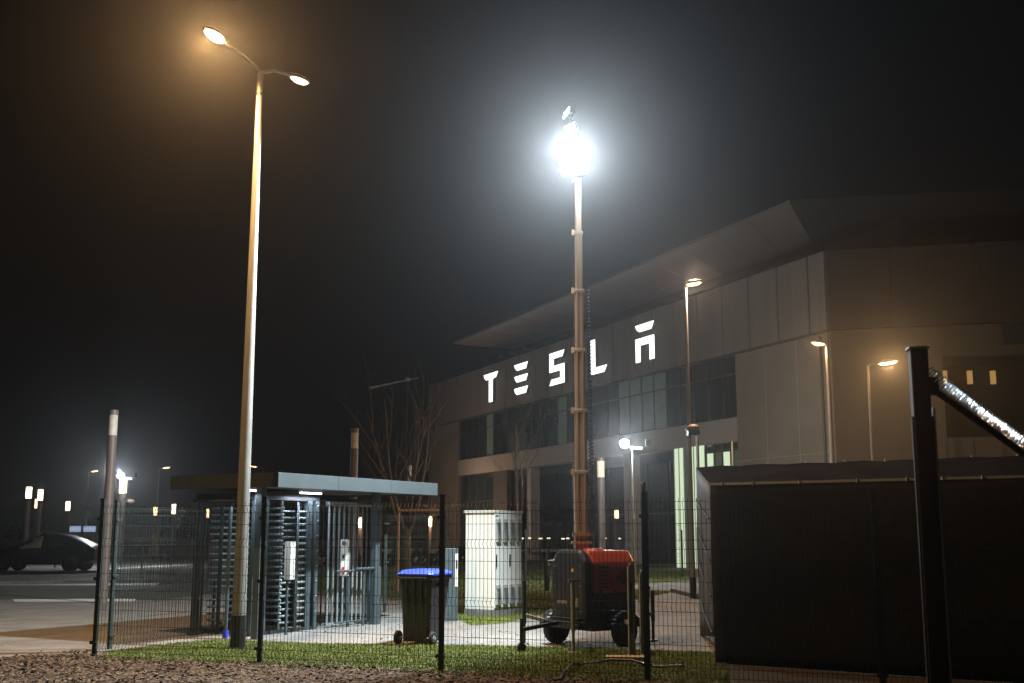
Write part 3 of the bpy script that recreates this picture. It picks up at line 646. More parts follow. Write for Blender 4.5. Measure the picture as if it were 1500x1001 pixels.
# mast, standing behind the hood
YM=17.45; mp=atY(852,800,YM); mz0=.5; loc=Matrix.Rotation(-TW,3,'Z')@(Vector((mp.x,mp.y,0))-tc)
ml=lambda py,px=850: atY(px,py,YM).z
zz=[.45,ml(690),ml(600),ml(512),ml(425),ml(340),ml(262)]; ww=[.205,.18,.158,.136,.114,.092]
ms=None
for i in range(6):
    m=MB(); w=ww[i]; m.box((loc.x,loc.y,(zz[i]+zz[i+1])/2),(w,w,zz[i+1]-zz[i]),rz=-TW)
    rx=Matrix.Rotation(-TW,3,'Z')
    for sx in (-.28,.28):
        o=rx@Vector((sx*w,-w/2-.006,0)); m.box((loc.x+o.x,loc.y+o.y,(zz[i]+zz[i+1])/2),(w*.16,.012,zz[i+1]-zz[i]-.02),rz=-TW)
    m.build('mast_section',M['mast'],t,bevel=.004)
    m=MB().box((loc.x,loc.y,zz[i+1]-.03),(w+.025,w+.025,.05),rz=-TW); o=rx@Vector((-w/2-.03,-.02,0)); m.box((loc.x+o.x,loc.y+o.y,zz[i+1]-.02),(.05,.05,.09),rz=-TW); m.build('mast_collar',M['mast'],t,bevel=.003)
m=MB(); o=rx@Vector((-.10,-.02,0)); m.path([(loc.x+o.x,loc.y+o.y,zz[1]),(loc.x+o.x+.0,loc.y+o.y,zz[3]),(loc.x+o.x*.5,loc.y+o.y*.5,zz[6])],.006,5); m.build('hoist_cable',M['black'],t)
MB().box((loc.x,loc.y,ml(762)),(.20,.20,.07),rz=-TW).build('red_band',M['red'],t)
m=MB().box((loc.x,loc.y,ml(783)),(.27,.27,.05),rz=-TW).box((loc.x,loc.y,ml(795)),(.30,.30,.04),rz=-TW); m.build('mast_bracket',M['mast'],t)
# coiled cable
m=MB(); pts=[]; o=rx@Vector((.17,.02,0)); z0=ml(795); z1=ml(425); N=70
for i in range(N*8+1):
    k=i/(N*8); a=2*math.pi*i/8; rad=.032*(1-.35*k); pts.append((loc.x+o.x*(1-.15*k)+rad*math.cos(a),loc.y+o.y*(1-.15*k)+rad*math.sin(a),z0+(z1-z0)*k))
m.path(pts,.011,5); m.build('coiled_cable',M['cable'],t)
# lamp heads
lz=ml(228); L0=Vector((loc.x,loc.y,0))
def wl(v): return rx@Vector(v)          # world offset to trailer-local offset
MB().bar(L0+wl((-.30,0,0))+Vector((0,0,ml(250))),L0+wl((.16,0,0))+Vector((0,0,ml(250))),.05,.05).bar(L0+Vector((0,0,ml(262))),L0+Vector((0,0,ml(185))),.05,.05).build('lamp_bar',M['galv'],t)
def head(off,pz,aim,lens,w=.30,h=.24):
    c=L0+wl(off)+Vector((0,0,ml(pz))); a=(rx@Vector(aim)).normalized(); Mq=Matrix.Translation(c)@a.to_track_quat('Z','Y').to_matrix().to_4x4()
    m=MB(); m.box((0,0,-.045),(w*.75,h*.75,.05)).box((0,0,-.005),(w,h,.035)); 
    for k in range(5): m.box((-w*.3+k*w*.15,0,-.085),(.012,h*.6,.04))
    m.xf(Mq); hh=m.build('lamp_head',M['vent'],t,bevel=.004)
    n=MB().box((0,0,.016),(w*.9,h*.9,.008)); n.xf(Mq); n.build('lens',lens,hh); return c+a*.06,a
P1=head((-.15,-.12,0),246,(-.5,-.75,-.45),M['e_flood'],.34,.30)
P2=head((.03,-.14,0),236,(-.15,-1,-.4),M['e_flood'],.32,.30)
head((-.07,-.13,0),222,(-.3,-1,-.3),M['e_flood'],.30,.26); head((-.05,-.14,0),250,(-.3,-1,-.5),M['e_flood'],.30,.24)  # two more heads added to fill out the round white glow
P3=head((-.10,-.02,0),192,(-.9,-.55,-.35),M['e_floodd'],.30,.22)
P4=head((-.16,.02,0),165,(-1,-.25,.10),M['e_floodd'],.34,.10)
MB().bar(L0+Vector((0,0,ml(200))),L0+wl((-.14,0.03,0))+Vector((0,0,ml(168))),.03,.03).build('lamp_bracket',M['galv'],t)
light('mast_flood','SPOT',P1[0]+wl((-.10,-.16,-.05)),8600,WHT,t,.14,104,.4,aim=rx@Vector((-.72,.13,-.70)))
light('mast_flood','SPOT',P2[0]+wl((.0,-.10,-.04)),600,WHT,t,.14,150,.6,aim=rx@Vector((.1,-.3,-1)))
light('mast_flood','SPOT',L0+wl((-.11,-.40,0))+Vector((0,0,ml(238))),8000,(.82,.93,1.0),t,.14,54,.8,aim=rx@Vector((-.08,-1,-.30)))
# stands, board, cable
for (px,py,Y,hh,lab) in ((926,962,14.35,1.18,'tall pale steel plate standing upright in front of the trailer'),(943,958,14.5,1.08,'shorter pale steel plate standing just behind the tall plate')):
    p=G(px,py); o=MB().bb(-.045,.045,-.02,.02,0,hh-.04).bb(-.03,.03,-.015,.015,hh-.04,hh).build('steel_stake',M['galv'],bevel=.004); tag(o,lab,'stake',loc=(p.x,p.y,0.01),rz=R(15))
p=G(918,969); tag(MB().bb(-.26,.26,-.09,.09,0,.035).build('wooden_board',M['wood'],bevel=.004),'pale wooden board lying on the grass below the trailer','board',loc=(p.x,p.y,.03),rz=R(-6))
pts=[]
for (px,py) in ((820,1003),(826,992),(838,982),(853,976),(872,973),(895,974),(925,977),(960,980),(1000,985)):
    q=G(px,py); pts.append((q.x,q.y,.05+.03*math.sin(px)))
tag(MB().path(pts,.017,8).build('power_cable',M['black']),'thick black power cable curling over the grass below the trailer','cable')
p=G(948,999); tag(MB().box((0,0,.03),(.05,.04,.06)).sphere((0,0,.09),.028,8).tube((0,0,0.05),(0,0,.08),.018).build('post_top_sensor',M['galv']),'small pale sensor on top of the fence post before the trailer','sensor',loc=(p.x,p.y,2.05))
# ------------------------------------------------------------------ tarp enclosure and privacy screen
fl=G(1048,973); fr=G(1345,993); fd=(fr-fl).normalized(); far_=fl+fd*7.5
bl_=G(1026,931); 
back=bl_-fl; bw_=back
ztf=atY(1048,711,fl.y).z; ztb=atY(1022,685,bl_.y).z
t=thing('tarp_shelter','low grey and black tarpaulin shelter with sloping roof behind the fence','tarp shelter',(fl.x,fl.y,0))
def rel(p,z): return (p.x-fl.x,p.y-fl.y,z)
def panel(A,B,z0a,z0b,z1a,z1b,nx,nz,amp,thick=.02):
    m=MB(); vs=[];fs=[]; d=Vector((B.x-A.x,B.y-A.y,0)); n=Vector((d.y,-d.x,0)).normalized()
    for j in range(nz+1):
        for i in range(nx+1):
            u_=i/nx; v_=j/nz; x=A.x+d.x*u_; y=A.y+d.y*u_; z=(z0a+(z0b-z0a)*u_)*(1-v_)+(z1a+(z1b-z1a)*u_)*v_
            w=amp*(math.sin(u_*23+v_*3)*.5+math.sin(u_*7-v_*9)*.6+random.uniform(-.2,.2))*(math.sin(math.pi*v_)+.2)
            vs.append((x+n.x*w-fl.x,y+n.y*w-fl.y,z))
    for j in range(nz):
        for i in range(nx): k=j*(nx+1)+i; fs.append((k,k+1,k+nx+2,k+nx+1))
    m.add(vs,fs,True); return m
b=panel(fl,far_,.012,.015,ztf,ztf,70,18,.028).build('front_screen',M['screen'],t); b.modifiers.new('s','SOLIDIFY').thickness=.012
flz=atY(1048,933,fl.y).z
b=panel(bl_,fl,.0,flz,ztb,ztf,14,10,.015).build('side_sheet',M['tarp'],t); b.modifiers.new('s','SOLIDIFY').thickness=.008
# roof sheet
br=bl_+fd*9.0
m=MB(); vs=[];fs=[]
for j in range(9):
    for i in range(61):
        A=fl.lerp(bl_,j/8); B=far_.lerp(br,j/8); q=A.lerp(B,i/60); z=ztf+(ztb-ztf)*j/8+.02*math.sin(i*.9)*math.sin(j/8*math.pi)+random.uniform(-.006,.006)-.03*math.sin(math.pi*j/8)
        if j==8: z+=.015*abs(math.sin(i*math.pi/5))
        vs.append((q.x-fl.x,q.y-fl.y,z))
for j in range(8):
    for i in range(60): k=j*61+i; fs.append((k,k+1,k+62,k+61))
m.add(vs,fs,True); b=m.build('roof_sheet',M['tarproof'],t); b.modifiers.new('s','SOLIDIFY').thickness=.008
m=MB().bar(rel(fl,ztf+.012),rel(far_,ztf+.012),.03,.03); m.build('roof_edge_tube',M['vent'],t)
for k in range(16):
    q=bl_.lerp(br,k/15+.002); MB().bar(rel(q,ztb-.02),rel(q,ztb+.035),.02,.02).build('tie',M['offw'],t)
for k in range(14):
    q=fl.lerp(far_,(k+.3+.25*math.sin(k*5))/14); MB().box((q.x-fl.x-.004,q.y-fl.y-.022,ztf+.012),(.018,.012,.045)).build('tie',M['offw'],t)
for k in range(7): MB().sphere((bl_.x-fl.x,bl_.y-fl.y-.05,.3+k*.38),.014,6).build('clip',M['offw'],t)
for k,(z_,dz) in enumerate(((.55,-.2),(1.05,-.25),(1.55,-.3),(2.0,-.22))):
    A=bl_.lerp(fl,.06); B=bl_.lerp(fl,.93); MB().path([rel(A,z_+.12)+Vector((0,0,0))[:0] if False else Vector(rel(A,z_+.12))+Vector((-.02,-.01,0)),Vector(rel(A.lerp(B,.5),z_+dz*.3))+Vector((-.03,-.015,0)),Vector(rel(B,z_+dz))+Vector((-.02,-.01,0))],.012,6).build('fold',M['tarp'],t)
zp=atY(1024,641,bl_.y-.08).z; wx=atY(1025,780,bl_.y-.10).x
tag(MB().tube((0,0,0),(0,0,zp),.024,n=12).sphere((0,0,zp),.026,8).build('white_pole',M['offw']),'slim white pole at the open corner of the tarp shelter','pole',loc=(wx,bl_.y-.10,0))
q=bl_+fd*.75; zq=atY(1073,647,q.y+.3).z; tag(MB().tube((0,0,0),(0,0,zq),.022,n=12).build('white_pole',M['offw']),'short white pole poking up behind the roof of the tarp shelter','pole',loc=(atY(1073,647,q.y+.3).x,q.y+.3,0))
# camera on the lamp pole
p=atY(1013,630,28.5); t=thing('security_camera','small security camera bracketed high on the slim street lamp','camera',(p.x,28.4,p.z))
MB().sphere((.03,0,.05),.13,10,(1.2,1,.7)).build('housing',M['mast'],t); MB().box((.03,0,-.08),(.30,.22,.12)).build('base_box',M['black'],t); MB().bar((-.16,.05,0),(.05,.05,0),.05,.05).build('bracket',M['galv'],t)
# ------------------------------------------------------------------ near gate post, brace, wire coil
Yg=6.6; gp=atY(1344,512,Yg); gz=gp.z
t=thing('gate_post','dark brown steel gate post close by with a diagonal brace','gate post',(gp.x,Yg,0),R(-8))
MB().bb(-.050,.050,-.045,.045,-.1,gz).build('post',M['postd'],t,bevel=.008)
MB().bb(-.060,.060,-.055,.055,gz,gz+.012).build('cap_plate',M['galv'],t)
MB().bb(.060,.072,-.03,.02,-.1,gz-.35).build('edge_strip',M['colp'],t)

MB().bb(-.0501,-.0600,-.02,.0,.3,gz-.4).bb(.0501,.0595,-.02,.0,.3,gz-.4).build('web',M['postd'],t)
br0=atY(1352,560,Yg); br1=atY(1560,708,Yg-.3)
l0=Matrix.Rotation(R(8),3,'Z')@(br0-Vector((gp.x,Yg,0))); l1=Matrix.Rotation(R(8),3,'Z')@(br1-Vector((gp.x,Yg,0)))
MB().tube(l0,l1,.019,.019,14).build('brace',M['postd'],t)
for k in range(1): MB().box(l0+(l1-l0).normalized()*.04,(.10,.09,.10)).build('brace_bracket',M['postd'],t,bevel=.006)
# coil
a=br0+Vector((.03,-.01,.055)); b=br1+Vector((0,-.01,.060)); d=(b-a); dn=d.normalized(); up=Vector((0,0,1)); s1=dn.cross(up).normalized(); s2=s1.cross(dn)
pts=[]; turns=52
for i in range(turns*10+1):
    k=i/(turns*10); an=2*math.pi*i/10; rad=.040+.004*math.sin(i*.37); pts.append(a+d*k+(s1*math.cos(an)+s2*math.sin(an))*rad-a)
o=MB().path(pts,.0036,4).build('wire_coil',M['coil']); tag(o,'shiny coiled wire stretched along the diagonal gate brace','wire coil',loc=a)
# ------------------------------------------------------------------ trees
def tree(label,px,py,Y,topy,seed,spread=.5,stems=3,r0=.09,m='bark',tw=5,base=None,lean=0):
    rnd=random.Random(seed); g=atY(px,py,Y); top=atY(px,topy,Y).z
    t=thing('bare_tree',label,'tree',(g.x,Y,0)); tr=MB(); cr=MB()
    def branch(p,d,L,r,lev,mb):
        n=6; pts=[p]; q=p.copy(); dd=d.copy()
        for i in range(n):
            dd=(dd+Vector((rnd.gauss(0,.07),rnd.gauss(0,.07),.045))).normalized(); q=q+dd*(L/n); pts.append(q.copy())
        mb.path(pts,r,6 if r>.02 else 4,rf=lambda k:max(.003,r*(1-k*.85)))
        if lev<=0: return
        for j in range(tw if lev>1 else 7):
            k=rnd.uniform(.3,.97); b=pts[int(k*n)]; a=rnd.uniform(0,6.28); e=(dd+Vector((math.cos(a),math.sin(a),.2))*rnd.uniform(.45,.85)).normalized()
            branch(b,e,L*rnd.uniform(.35,.55),r*.42*(1.1-k*.5),lev-1,cr)
    if stems==1:
        branch(Vector((0,0,0)),Vector((lean,0,1)).normalized(),top*.97,r0,2,tr)
    else:
        for s_ in range(stems):
            a=rnd.uniform(0,6.28)+s_*6.28/stems; hh=top*.28
            if s_==0: tr.path([(0,0,0),(0,0,hh*.6),(0,0,hh)],r0,10,rf=lambda k:r0*(1.25-.3*k))
            branch(Vector((0,0,hh*(.7+.25*rnd.random()))),Vector((math.cos(a)*spread,math.sin(a)*spread,1)).normalized(),top*(.66 if s_ else .71),r0*.55,2,cr)
    tr.build('trunk',M[m],t); cr.build('crown',M[m],t); return t
tree('bare many-stemmed tree rising above the grey canopy beside the factory',592,830,33,556,5,.42,5,.16)
tree('thin bare young tree lit orange behind the white cabinet',760,840,36,600,9,.18,3,.07,m='bark')
tree('bare sapling against the dark corner of the factory',626,830,45,600,12,.3,3,.05,tw=4)
# wooden props around tree
p=atY(625,746,32); t=thing('tree_stake_frame','wooden stake frame around the many-stemmed bare tree','tree stakes',(atY(592,830,32.5).x,32.5,0))
zf=p.z
m=MB(); 
for (x,y) in ((-.15,-.35),(1.1,-.35)): MB().tube((x,y,0),(x,y,zf+.05),.045,.04,10).build('stake',M['wood'],t)
MB().bar((-.15,-.41,zf-.03),(1.1,-.41,zf-.03),.04,.07).build('crossbar',M['wood'],t)
# arm above tree
p=atY(597,556,48); t=thing('mast_arm','slim grey mast with a long slightly tilted arm above the bare tree','mast',(p.x,48,0))
MB().tube((0,0,0),(0,0,p.z-.12),.03,.02,10).build('mast',M['anth'],t)
e0=atY(544,568,48)-p; e1=atY(613,553.5,48)-p
MB().tube((e0.x,0,p.z+e0.z),(e1.x,0,p.z+e1.z),.05,.02,10).box((e0.x,0,p.z+e0.z),(.22,.1,.10)).build('arm',M['crane'],t); MB().box((0,0,p.z),(.16,.12,.16)).build('pivot',M['crane'],t)
# lamp stub above canopy
p=atY(598,697,34); 
tag(MB().tube((0,0,0),(0,0,p.z+.35),.06,.06,12).build('white_marker_post',M['offw']),'white topped slim post rising over the canopy end by the tree','post',loc=(atY(597,697,34).x,34.6,0))
# bollards / low lights
for i,(px,lab) in enumerate(((456,'x'),)): pass
m_=None
for i,(px,Y,lab) in enumerate(((801,32,'short dark bollard on the rear lawn closer to the white cabinet'),(822,34,'short dark bollard on the rear lawn behind the trailer'))):
    if m_ is None:
        m_=thing('bollard',lab,'bollard',(0,0,0),0,'bollards on the rear lawn'); MB().tube((0,0,0),(0,0,.80),.07,.07,14).build('shaft',M['anth'],m_); MB().tube((0,0,.80),(0,0,.88),.075,.06,14).build('top',M['black'],m_); o=m_
    else: o=dup(m_,(0,0,0),0,lab)
    g=atY(px,820,Y); o.location=(g.x,Y,0)
# row of tiny distant lamps
proto=None
words_=['between the white cabinet and first building pillar','second from the white cabinet in the low row','third from the white cabinet in the low row','fourth in the low row, close to the mast','partly behind the mast foot','just beyond the mast foot','above the orange hood','farthest in the low row toward the fence post']
for i,(px,py) in enumerate(((765,789),(777,787),(791,790),(806,788),(822,791),(834,790),(893,792),(906,791))):
    lab='tiny distant ground lamp '+words_[i]
    g=atY(px,py,52); yy=52+random.uniform(-3,3)
    if proto is None:
        proto=thing('ground_lamp',lab,'lamp',(g.x,52,0),0,'low row of distant ground lamps'); MB().tube((0,0,0),(0,0,g.z-.1),.03,.03,8).build('stem',M['anth'],proto); MB().sphere((0,0,g.z),.045,8,(1.7,1,.8)).build('lamp_glass',M['e_dot'],proto)
    else: dup(proto,(g.x,yy,0),0,lab,scale=(random.uniform(.8,1.3),1,1))
# low rails, the first added in place of headlight trails / distant low walls
a=G(552,826);b=G(672,823)
t=thing('low_rail','low rail standing in for an orange light trail beyond the turnstile','guard rail',(a.x,a.y,0))
d=b-a; MB().bar((0,0,.62),(d.x,d.y,.62),.06,.22).build('rail',M['offw'],t)
for k in range(5): q=d*(k/4); MB().bb(q.x-.05,q.x+.05,q.y+.04,q.y+.12,0,.6).build('post',M['galv'],t)
a=G(700,822);b=G(850,821); t=thing('low_rail','pale low guard rail behind the white cabinet','guard rail',(a.x,a.y,0)); d=b-a
MB().bar((0,0,.58),(d.x,d.y,.58),.06,.18).build('rail',M['offw'],t)
for k in range(4): q=d*(k/3); MB().bb(q.x-.04,q.x+.04,q.y+.04,q.y+.10,0,.55).build('post',M['galv'],t)
# signs, screens at left
g=G(207,836); t=thing('road_sign','grey rectangular sign seen through the side fence','sign',(g.x,g.y,0))
z0=atY(207,802,g.y).z; z1=atY(207,774,g.y).z
MB().bb(-.42,.42,-.02,.02,z0,z1).build('board',M['sign'],t,bevel=.01); MB().tube((0,.05,0),(0,.05,z1-.02),.04).build('post',M['galv'],t)
for (px,w,lab) in ((110,.9,'bluish lit display panel above the parked car tail'),(131,1.0,'second lit display panel, nearer the corner fence posts')):
    Yd=92; z0=atY(px,790,Yd).z; z1=atY(px,771,Yd).z; p=atY(px,780,Yd)
    t=thing('display_panel',lab,'display',(p.x,Yd,0)); MB().bb(-w/2-.04,w/2+.04,0,.15,0,z1+.03).build('frame',M['anth'],t); f=MB().bb(-w/2,w/2,-.02,-.001,z1-.45,z1).build('screen',M['e_scr'],t)
    MB().bb(-w/2,w/2,-.015,-.001,z0,z1-.47).build('lower_screen',M['sign'],t)
# distant hedge and low walls
def lumpy(name,lab,cat,A,B,h,dp,m,seed):
    rnd=random.Random(seed); d=B-A; n=int(d.length/1.0); mb=MB(); V=[];Fc=[]
    for i in range(int(d.length*190)):
        k=rnd.random(); q=A+d*k; z=rnd.random()**.8*h*(.8+.25*math.sin(k*41)+.12*math.sin(k*97)); y=rnd.uniform(-dp,dp)
        s_=rnd.uniform(.05,.13); a=rnd.uniform(0,6.28); c=Vector((q.x-A.x,q.y-A.y+y,z)); e=Vector((math.cos(a),math.sin(a),rnd.gauss(0,.5)))*s_; f=Vector((rnd.gauss(0,.5),rnd.gauss(0,.5),1))*s_*.8
        o=len(V); V+=[tuple(c-e),tuple(c+f),tuple(c+e),tuple(c-f)]; Fc.append((o,o+1,o+2,o+3))
    mb.v=V;mb.f=Fc;mb.s=[False]*len(Fc); o=mb.build(name,M[m]); tag(o,lab,cat,loc=(A.x,A.y,0)); return o
lumpy('hedge','low dark hedge far beyond the road and parked car','hedge',Vector((-75,118,0)),Vector((-22,112,0)),2.6,.8,'hedge',3)
lumpy('hedge','clipped hedge behind the bin and exit cage','hedge',G(470,832),G(690,829),.95,.5,'hedge',4)
a=G(-60,828); t=MB().bb(-30,55,0,.4,0,1.1).build('low_wall',M['farwall']); tag(t,'long low brownish wall far behind the parked car','wall',loc=(-45,88,0))
# barrier boxes in distance, seen through the side fence
for (px,Y,w,h,lab,mm) in ((268,70,1.2,1.1,'brown roadside box seen through the side fence, widest one','farwall'),(225,80,.5,1.5,'slim roadside box lit orange seen through the side fence','wood'),(143,75,.6,1.3,'slim roadside box beside the corner fence post','sign')):
    p=atY(px,800,Y); m=MB().bb(-w/2,w/2,-.3,.3,0,h).bb(-w/2-.04,w/2+.04,-.34,.34,h,h+.06); tag(m.build('utility_box',M[mm],bevel=.02),lab,'utility box',loc=(p.x,Y,0))
# ------------------------------------------------------------------ parked car
cw_=G(101,838); Yc=cw_.y
t=thing('parked_car','dark fastback car parked on the far side of the road','car',(cw_.x-1.42,Yc+.9,0),0)
# local x: + = rear (car faces -x)
st=[(-2.37,.52,.62,.60),(-2.25,.40,.74,.78),(-1.9,.30,.90,.84),(-1.35,.28,1.00,.90),(-.95,.28,1.06,.93),(-.5,.28,1.36,.94),(-.1,.28,1.54,.94),(.35,.28,1.60,.94),(.8,.28,1.57,.94),(1.25,.28,1.47,.93),(1.7,.30,1.30,.91),(2.05,.36,1.14,.86),(2.28,.45,1.04,.78),(2.36,.52,.92,.72)]
def sect(x,z0,zt_,hw):
    belt=min(.92+.05*(x+2)/4,zt_-.03); cab=zt_>1.1
    wr=hw*.66 if cab else hw*.80
    P=[(0,z0),(hw*.85,z0),(hw*.98,z0+.12),(hw,.5*(z0+belt)+.05),(hw*.97,belt),(wr+(hw*.97-wr)*.45 if cab else hw*.9,belt+(zt_-belt)*.55),(wr,zt_-.04),(wr*.5,zt_),(0,zt_+.005)]
    full=[(x,y,z) for y,z in P]+[(x,-y,z) for y,z in P[-2:0:-1]]
    return full
secs=[sect(*s_) for s_ in st]
loft(secs).build('body',M['car'],t,sub=2)
for i_ in range(len(bpy.data.objects['body'].data.polygons) if False else 0): pass
for o_ in t.children:
    o_.data.polygons.foreach_set('use_smooth',[True]*len(o_.data.polygons))
def side_glass(x0,x1,m,nm='side_window'):
    g=MB(); N=8; 
    def at(x):
        for a,b in zip(st,st[1:]):
            if a[0]<=x<=b[0]: k=(x-a[0])/(b[0]-a[0]); return [a[i]+(b[i]-a[i])*k for i in range(4)]
    low=[];hi=[]
    for i in range(N+1):
        x=x0+(x1-x0)*i/N; s_=sect(*at(x)); b=s_[4]; c_=s_[6]
        low.append((x,-(b[1]+.012),b[2]+.03)); hi.append((x,-(c_[1]+.035),max(b[2]+.03,c_[2]-.075)))
    vs=low+hi; g.add(vs,[(i,i+1,N+2+i,N+1+i) for i in range(N)],True)
    o=g.build(nm,m,t); o.modifiers.new('s','SOLIDIFY').thickness=.02; return o
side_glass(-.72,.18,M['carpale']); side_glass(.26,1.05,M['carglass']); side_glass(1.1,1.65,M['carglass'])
for x in (-1.42,1.42):
    for sy in (-1,1):
        w=MB().lathe([(.24,-.11),(.33,-.115),(.36,-.09),(.36,.09),(.33,.115),(.24,.11)],(x,sy*.80,.36),28,'Y').build('wheel',M['rubber'],t)
        m=MB()
        for k in range(5): a=R(72*k+10); m.bar((x,sy*.90,.36),(x+.23*math.cos(a),sy*.91,.36+.23*math.sin(a)),.03,.05)
        m.lathe([(.23,-.01),(.25,.02)],(x,sy*.9,.36),24,'Y'); m.build('rim',M['rim'],w)
MB().bb(2.18,2.34,-.72,-.35,.86,.95).build('tail_light',M['tl'],t,bevel=.02)
MB().bb(-.85,-.70,-1.03,-.90,.93,1.03).build('wing_mirror',M['car'],t,bevel=.03)
MB().bb(-.1,.1,-.955,-.94,.82,.845).bb(.9,1.1,-.955,-.94,.84,.865).build('door_handle',M['rim'],t)
MB().bb(-1.0,1.0,-.93,-.90,.28,.31).build('sill_trim',M['rim'],t)
# ------------------------------------------------------------------ factory building
A0=Vector((-3.88*78/78,78,0)); A0=Vector(((668-750)/F/(CP+280/F*SP)*78,78,0))
vx=(0-750)/F/(CP+280/F*SP)
U=Vector((-vx,-1,0)).normalized(); NI=Vector((-U.y,U.x,0))     # NI: into the building (local +y)
RZ=math.atan2(U.y,U.x)
def onA(px,py,off=0):
    """(s, z) where the ray meets the plane parallel to the sign facade, off metres in front of it"""
    d=ray(px,py); P0=A0-NI*off; n=NI
    k=n.dot(Vector((P0.x,P0.y,0)))/n.dot(Vector((d.x,d.y,0))); w=Vector((d.x*k,d.y*k,0))
    return (w-P0).dot(U), EYE+d.z*k
sL=onA(627,600)[0]; sC=onA(1208,400)[0]; sW0=0.0; sW1=onA(1075,560)[0]
ztop=(onA(627,565)[1]+onA(1185,378)[1])/2; zb=(onA(668,617)[1]+onA(1074,515)[1])/2; zw=(onA(668,672)[1]+onA(1074,617)[1])/2; zsf=(onA(668,697)[1]+onA(1000,656)[1])/2
print('facade',sL,sC,sW1,'z',onA(627,565)[1],onA(1185,378)[1],'|',onA(668,617)[1],onA(1074,515)[1],'|',onA(668,672)[1],onA(1074,617)[1],'|',onA(668,697)[1],onA(1000,656)[1])
t=thing('factory_building','long factory building with panelled upper storey and wide upturned roof','building',(A0.x,A0.y,0),RZ)
CW=A0+U*sC
def onB(px,py,off=0):
    d=ray(px,py); 
    n=Vector((-Bd.y,Bd.x,0)); P0=CW-n*off; k=n.dot(Vector((P0.x,P0.y,0)))/n.dot(Vector((d.x,d.y,0))); w=Vector((d.x*k,d.y*k,0)); return (w-P0).dot(Bd),EYE+d.z*k
q=ray(1500,352); k=(ztop-EYE)/q.z; Bp=Vector((q.x*k,q.y*k,0)); Bd=(Bp-CW).normalized(); BL=22.0
print('B dir',Bd,(Bp-CW).length,'CW',CW, 'zt',ztop,zb,zw,zsf)
bdl=Matrix.Rotation(-RZ,3,'Z')@Bd; cl=Vector((sC,0,0)); nB=Vector((-bdl.y,bdl.x,0))   # into B
def Bq(s,off,z): p=cl+bdl*s-nB*off; return (p.x,p.y,z)
def slabB(m,s0,s1,o0,o1,z0,z1):
    vs=[Bq(s,o,z) for z in(z0,z1) for o in(o0,o1) for s in(s0,s1)]
    return m.add(vs,[(0,2,3,1),(4,5,7,6),(0,1,5,4),(1,3,7,5),(3,2,6,7),(2,0,4,6)])
# upper band: individual panels with joints behind
MB().bb(sL+.02,sC-.02,.06,.5,zb+.02,ztop-.02).build('upper_wall',M['seam'],t)
sx=[onA(x,450)[0] for x in (1185,1140,1097,1057)]; step=(sx[0]-sx[3])/3
print('panel step',step)
x=onA(1185,450)[0]; edges=[x]
while edges[-1]-step>sL: edges.append(edges[-1]-step)
edges=[sC]+edges+[sL]
for a,b in zip(edges[1:],edges): 
    if b-a>.15: MB().bb(a+.05,b-.05,0,.055,zb,ztop).build('wall_panel',M['wall'],t)
# lower walls
MB().bb(sL,sW0,.1,.6,0,zb-.03).build('end_wall',M['wall2'],t)
MB().bb(sW1,sC,.1,.6,0,zb-.03).build('lower_wall',M['wall2'],t)
for i in range(10):
    a=sW0+(sW1-sW0)*i/10; b=sW0+(sW1-sW0)*(i+1)/10; MB().bb(a+.012,b-.012,.1,1.0,zsf,zw).build('floor_beam',M['beam'],t)
for i in range(1,3):
    x=sW1+(sC-sW1)*i/3; MB().bb(x-.012,x+.012,.094,.0995,0,zb-.05).build('wall_joint',M['beam'],t)
MB().bb(sW1+.02,sC-.02,.095,.0992,4.6,4.62).build('wall_joint',M['beam'],t)
for x in (sC-.5,): MB().tube((x,.04,0),(x,.04,zb-.2),.05).build('rain_pipe',M['mull'],t)
MB().bb(sL,sC,.02,.1,zb-.10,zb-.001).build('drip_edge',M['seam'],t)
# window strip
nW=28; wstep=(sW1-sW0)/nW; zh=zb-.03
w0=None
litp=[19,20,21,22]
for i in range(nW):
    x0=sW0+i*wstep
    fm=MB().bb(0,.06,.22,.34,zw,zh).bb(.06,wstep,.24,.32,zw,zw+.06).bb(.06,wstep,.24,.32,zh-.06,zh).bb(.06,wstep,.24,.32,zw+(zh-zw)*.68,zw+(zh-zw)*.68+.06)
    if w0 is None:
        f=fm.build('window',M['mull'],t); g1=MB().bb(.061,wstep-.001,.27,.29,zw+.061,zh-.061).build('pane',M['glass'],f); w0=(f,g1); f.location=(x0,0,0)
    else:
        f=w0[0].copy(); C.objects.link(f); f.location=(x0,0,0); g1=w0[1].copy(); 
        if i in litp or random.random()<.12: g1.data=w0[1].data.copy(); g1.data.materials[0]=M['glassl']
        C.objects.link(g1); g1.parent=f
# ground floor
MB().bb(sW0,sW1+.0,5.0,5.3,0,zsf).build('entrance_back_wall',M['dark'],t)
for i in range(14):
    x0=sW0+1+i*2.3; MB().bb(x0,x0+.08,4.85,4.98,0,zsf-.01).build('entrance_mullion',M['mull'],t)
MB().bb(sW0,sW1,4.88,4.96,2.6,2.7).build('entrance_transom',M['mull'],t)
sg=onA(716,750)[0]
for i in range(4):
    x0=sW0+.02+i*(sg/4)
    f=MB().bb(x0,x0+.06,.3,.42,0,zsf-.02).bb(x0+.06,x0+sg/4,.32,.40,zsf*.66,zsf*.66+.06).bb(x0+.06,x0+sg/4,.32,.40,.0,.08).build('window',M['mull'],t)
    MB().bb(x0+.061,x0+sg/4-.002,.35,.37,.081,zsf-.02).build('pane',M['glass'],f)
MB().bb(sg+.03,sg+2.2,.3,.6,0,zsf-.002).build('side_panel',M['seam'],t)
for px,w in ((767,.55),(834,.55),(910,.62)):
    s_=onA(px,740)[0]; MB().bb(s_-w/2,s_+w/2,.35,.95,0,zsf-.001).build('column',M['col'],t)
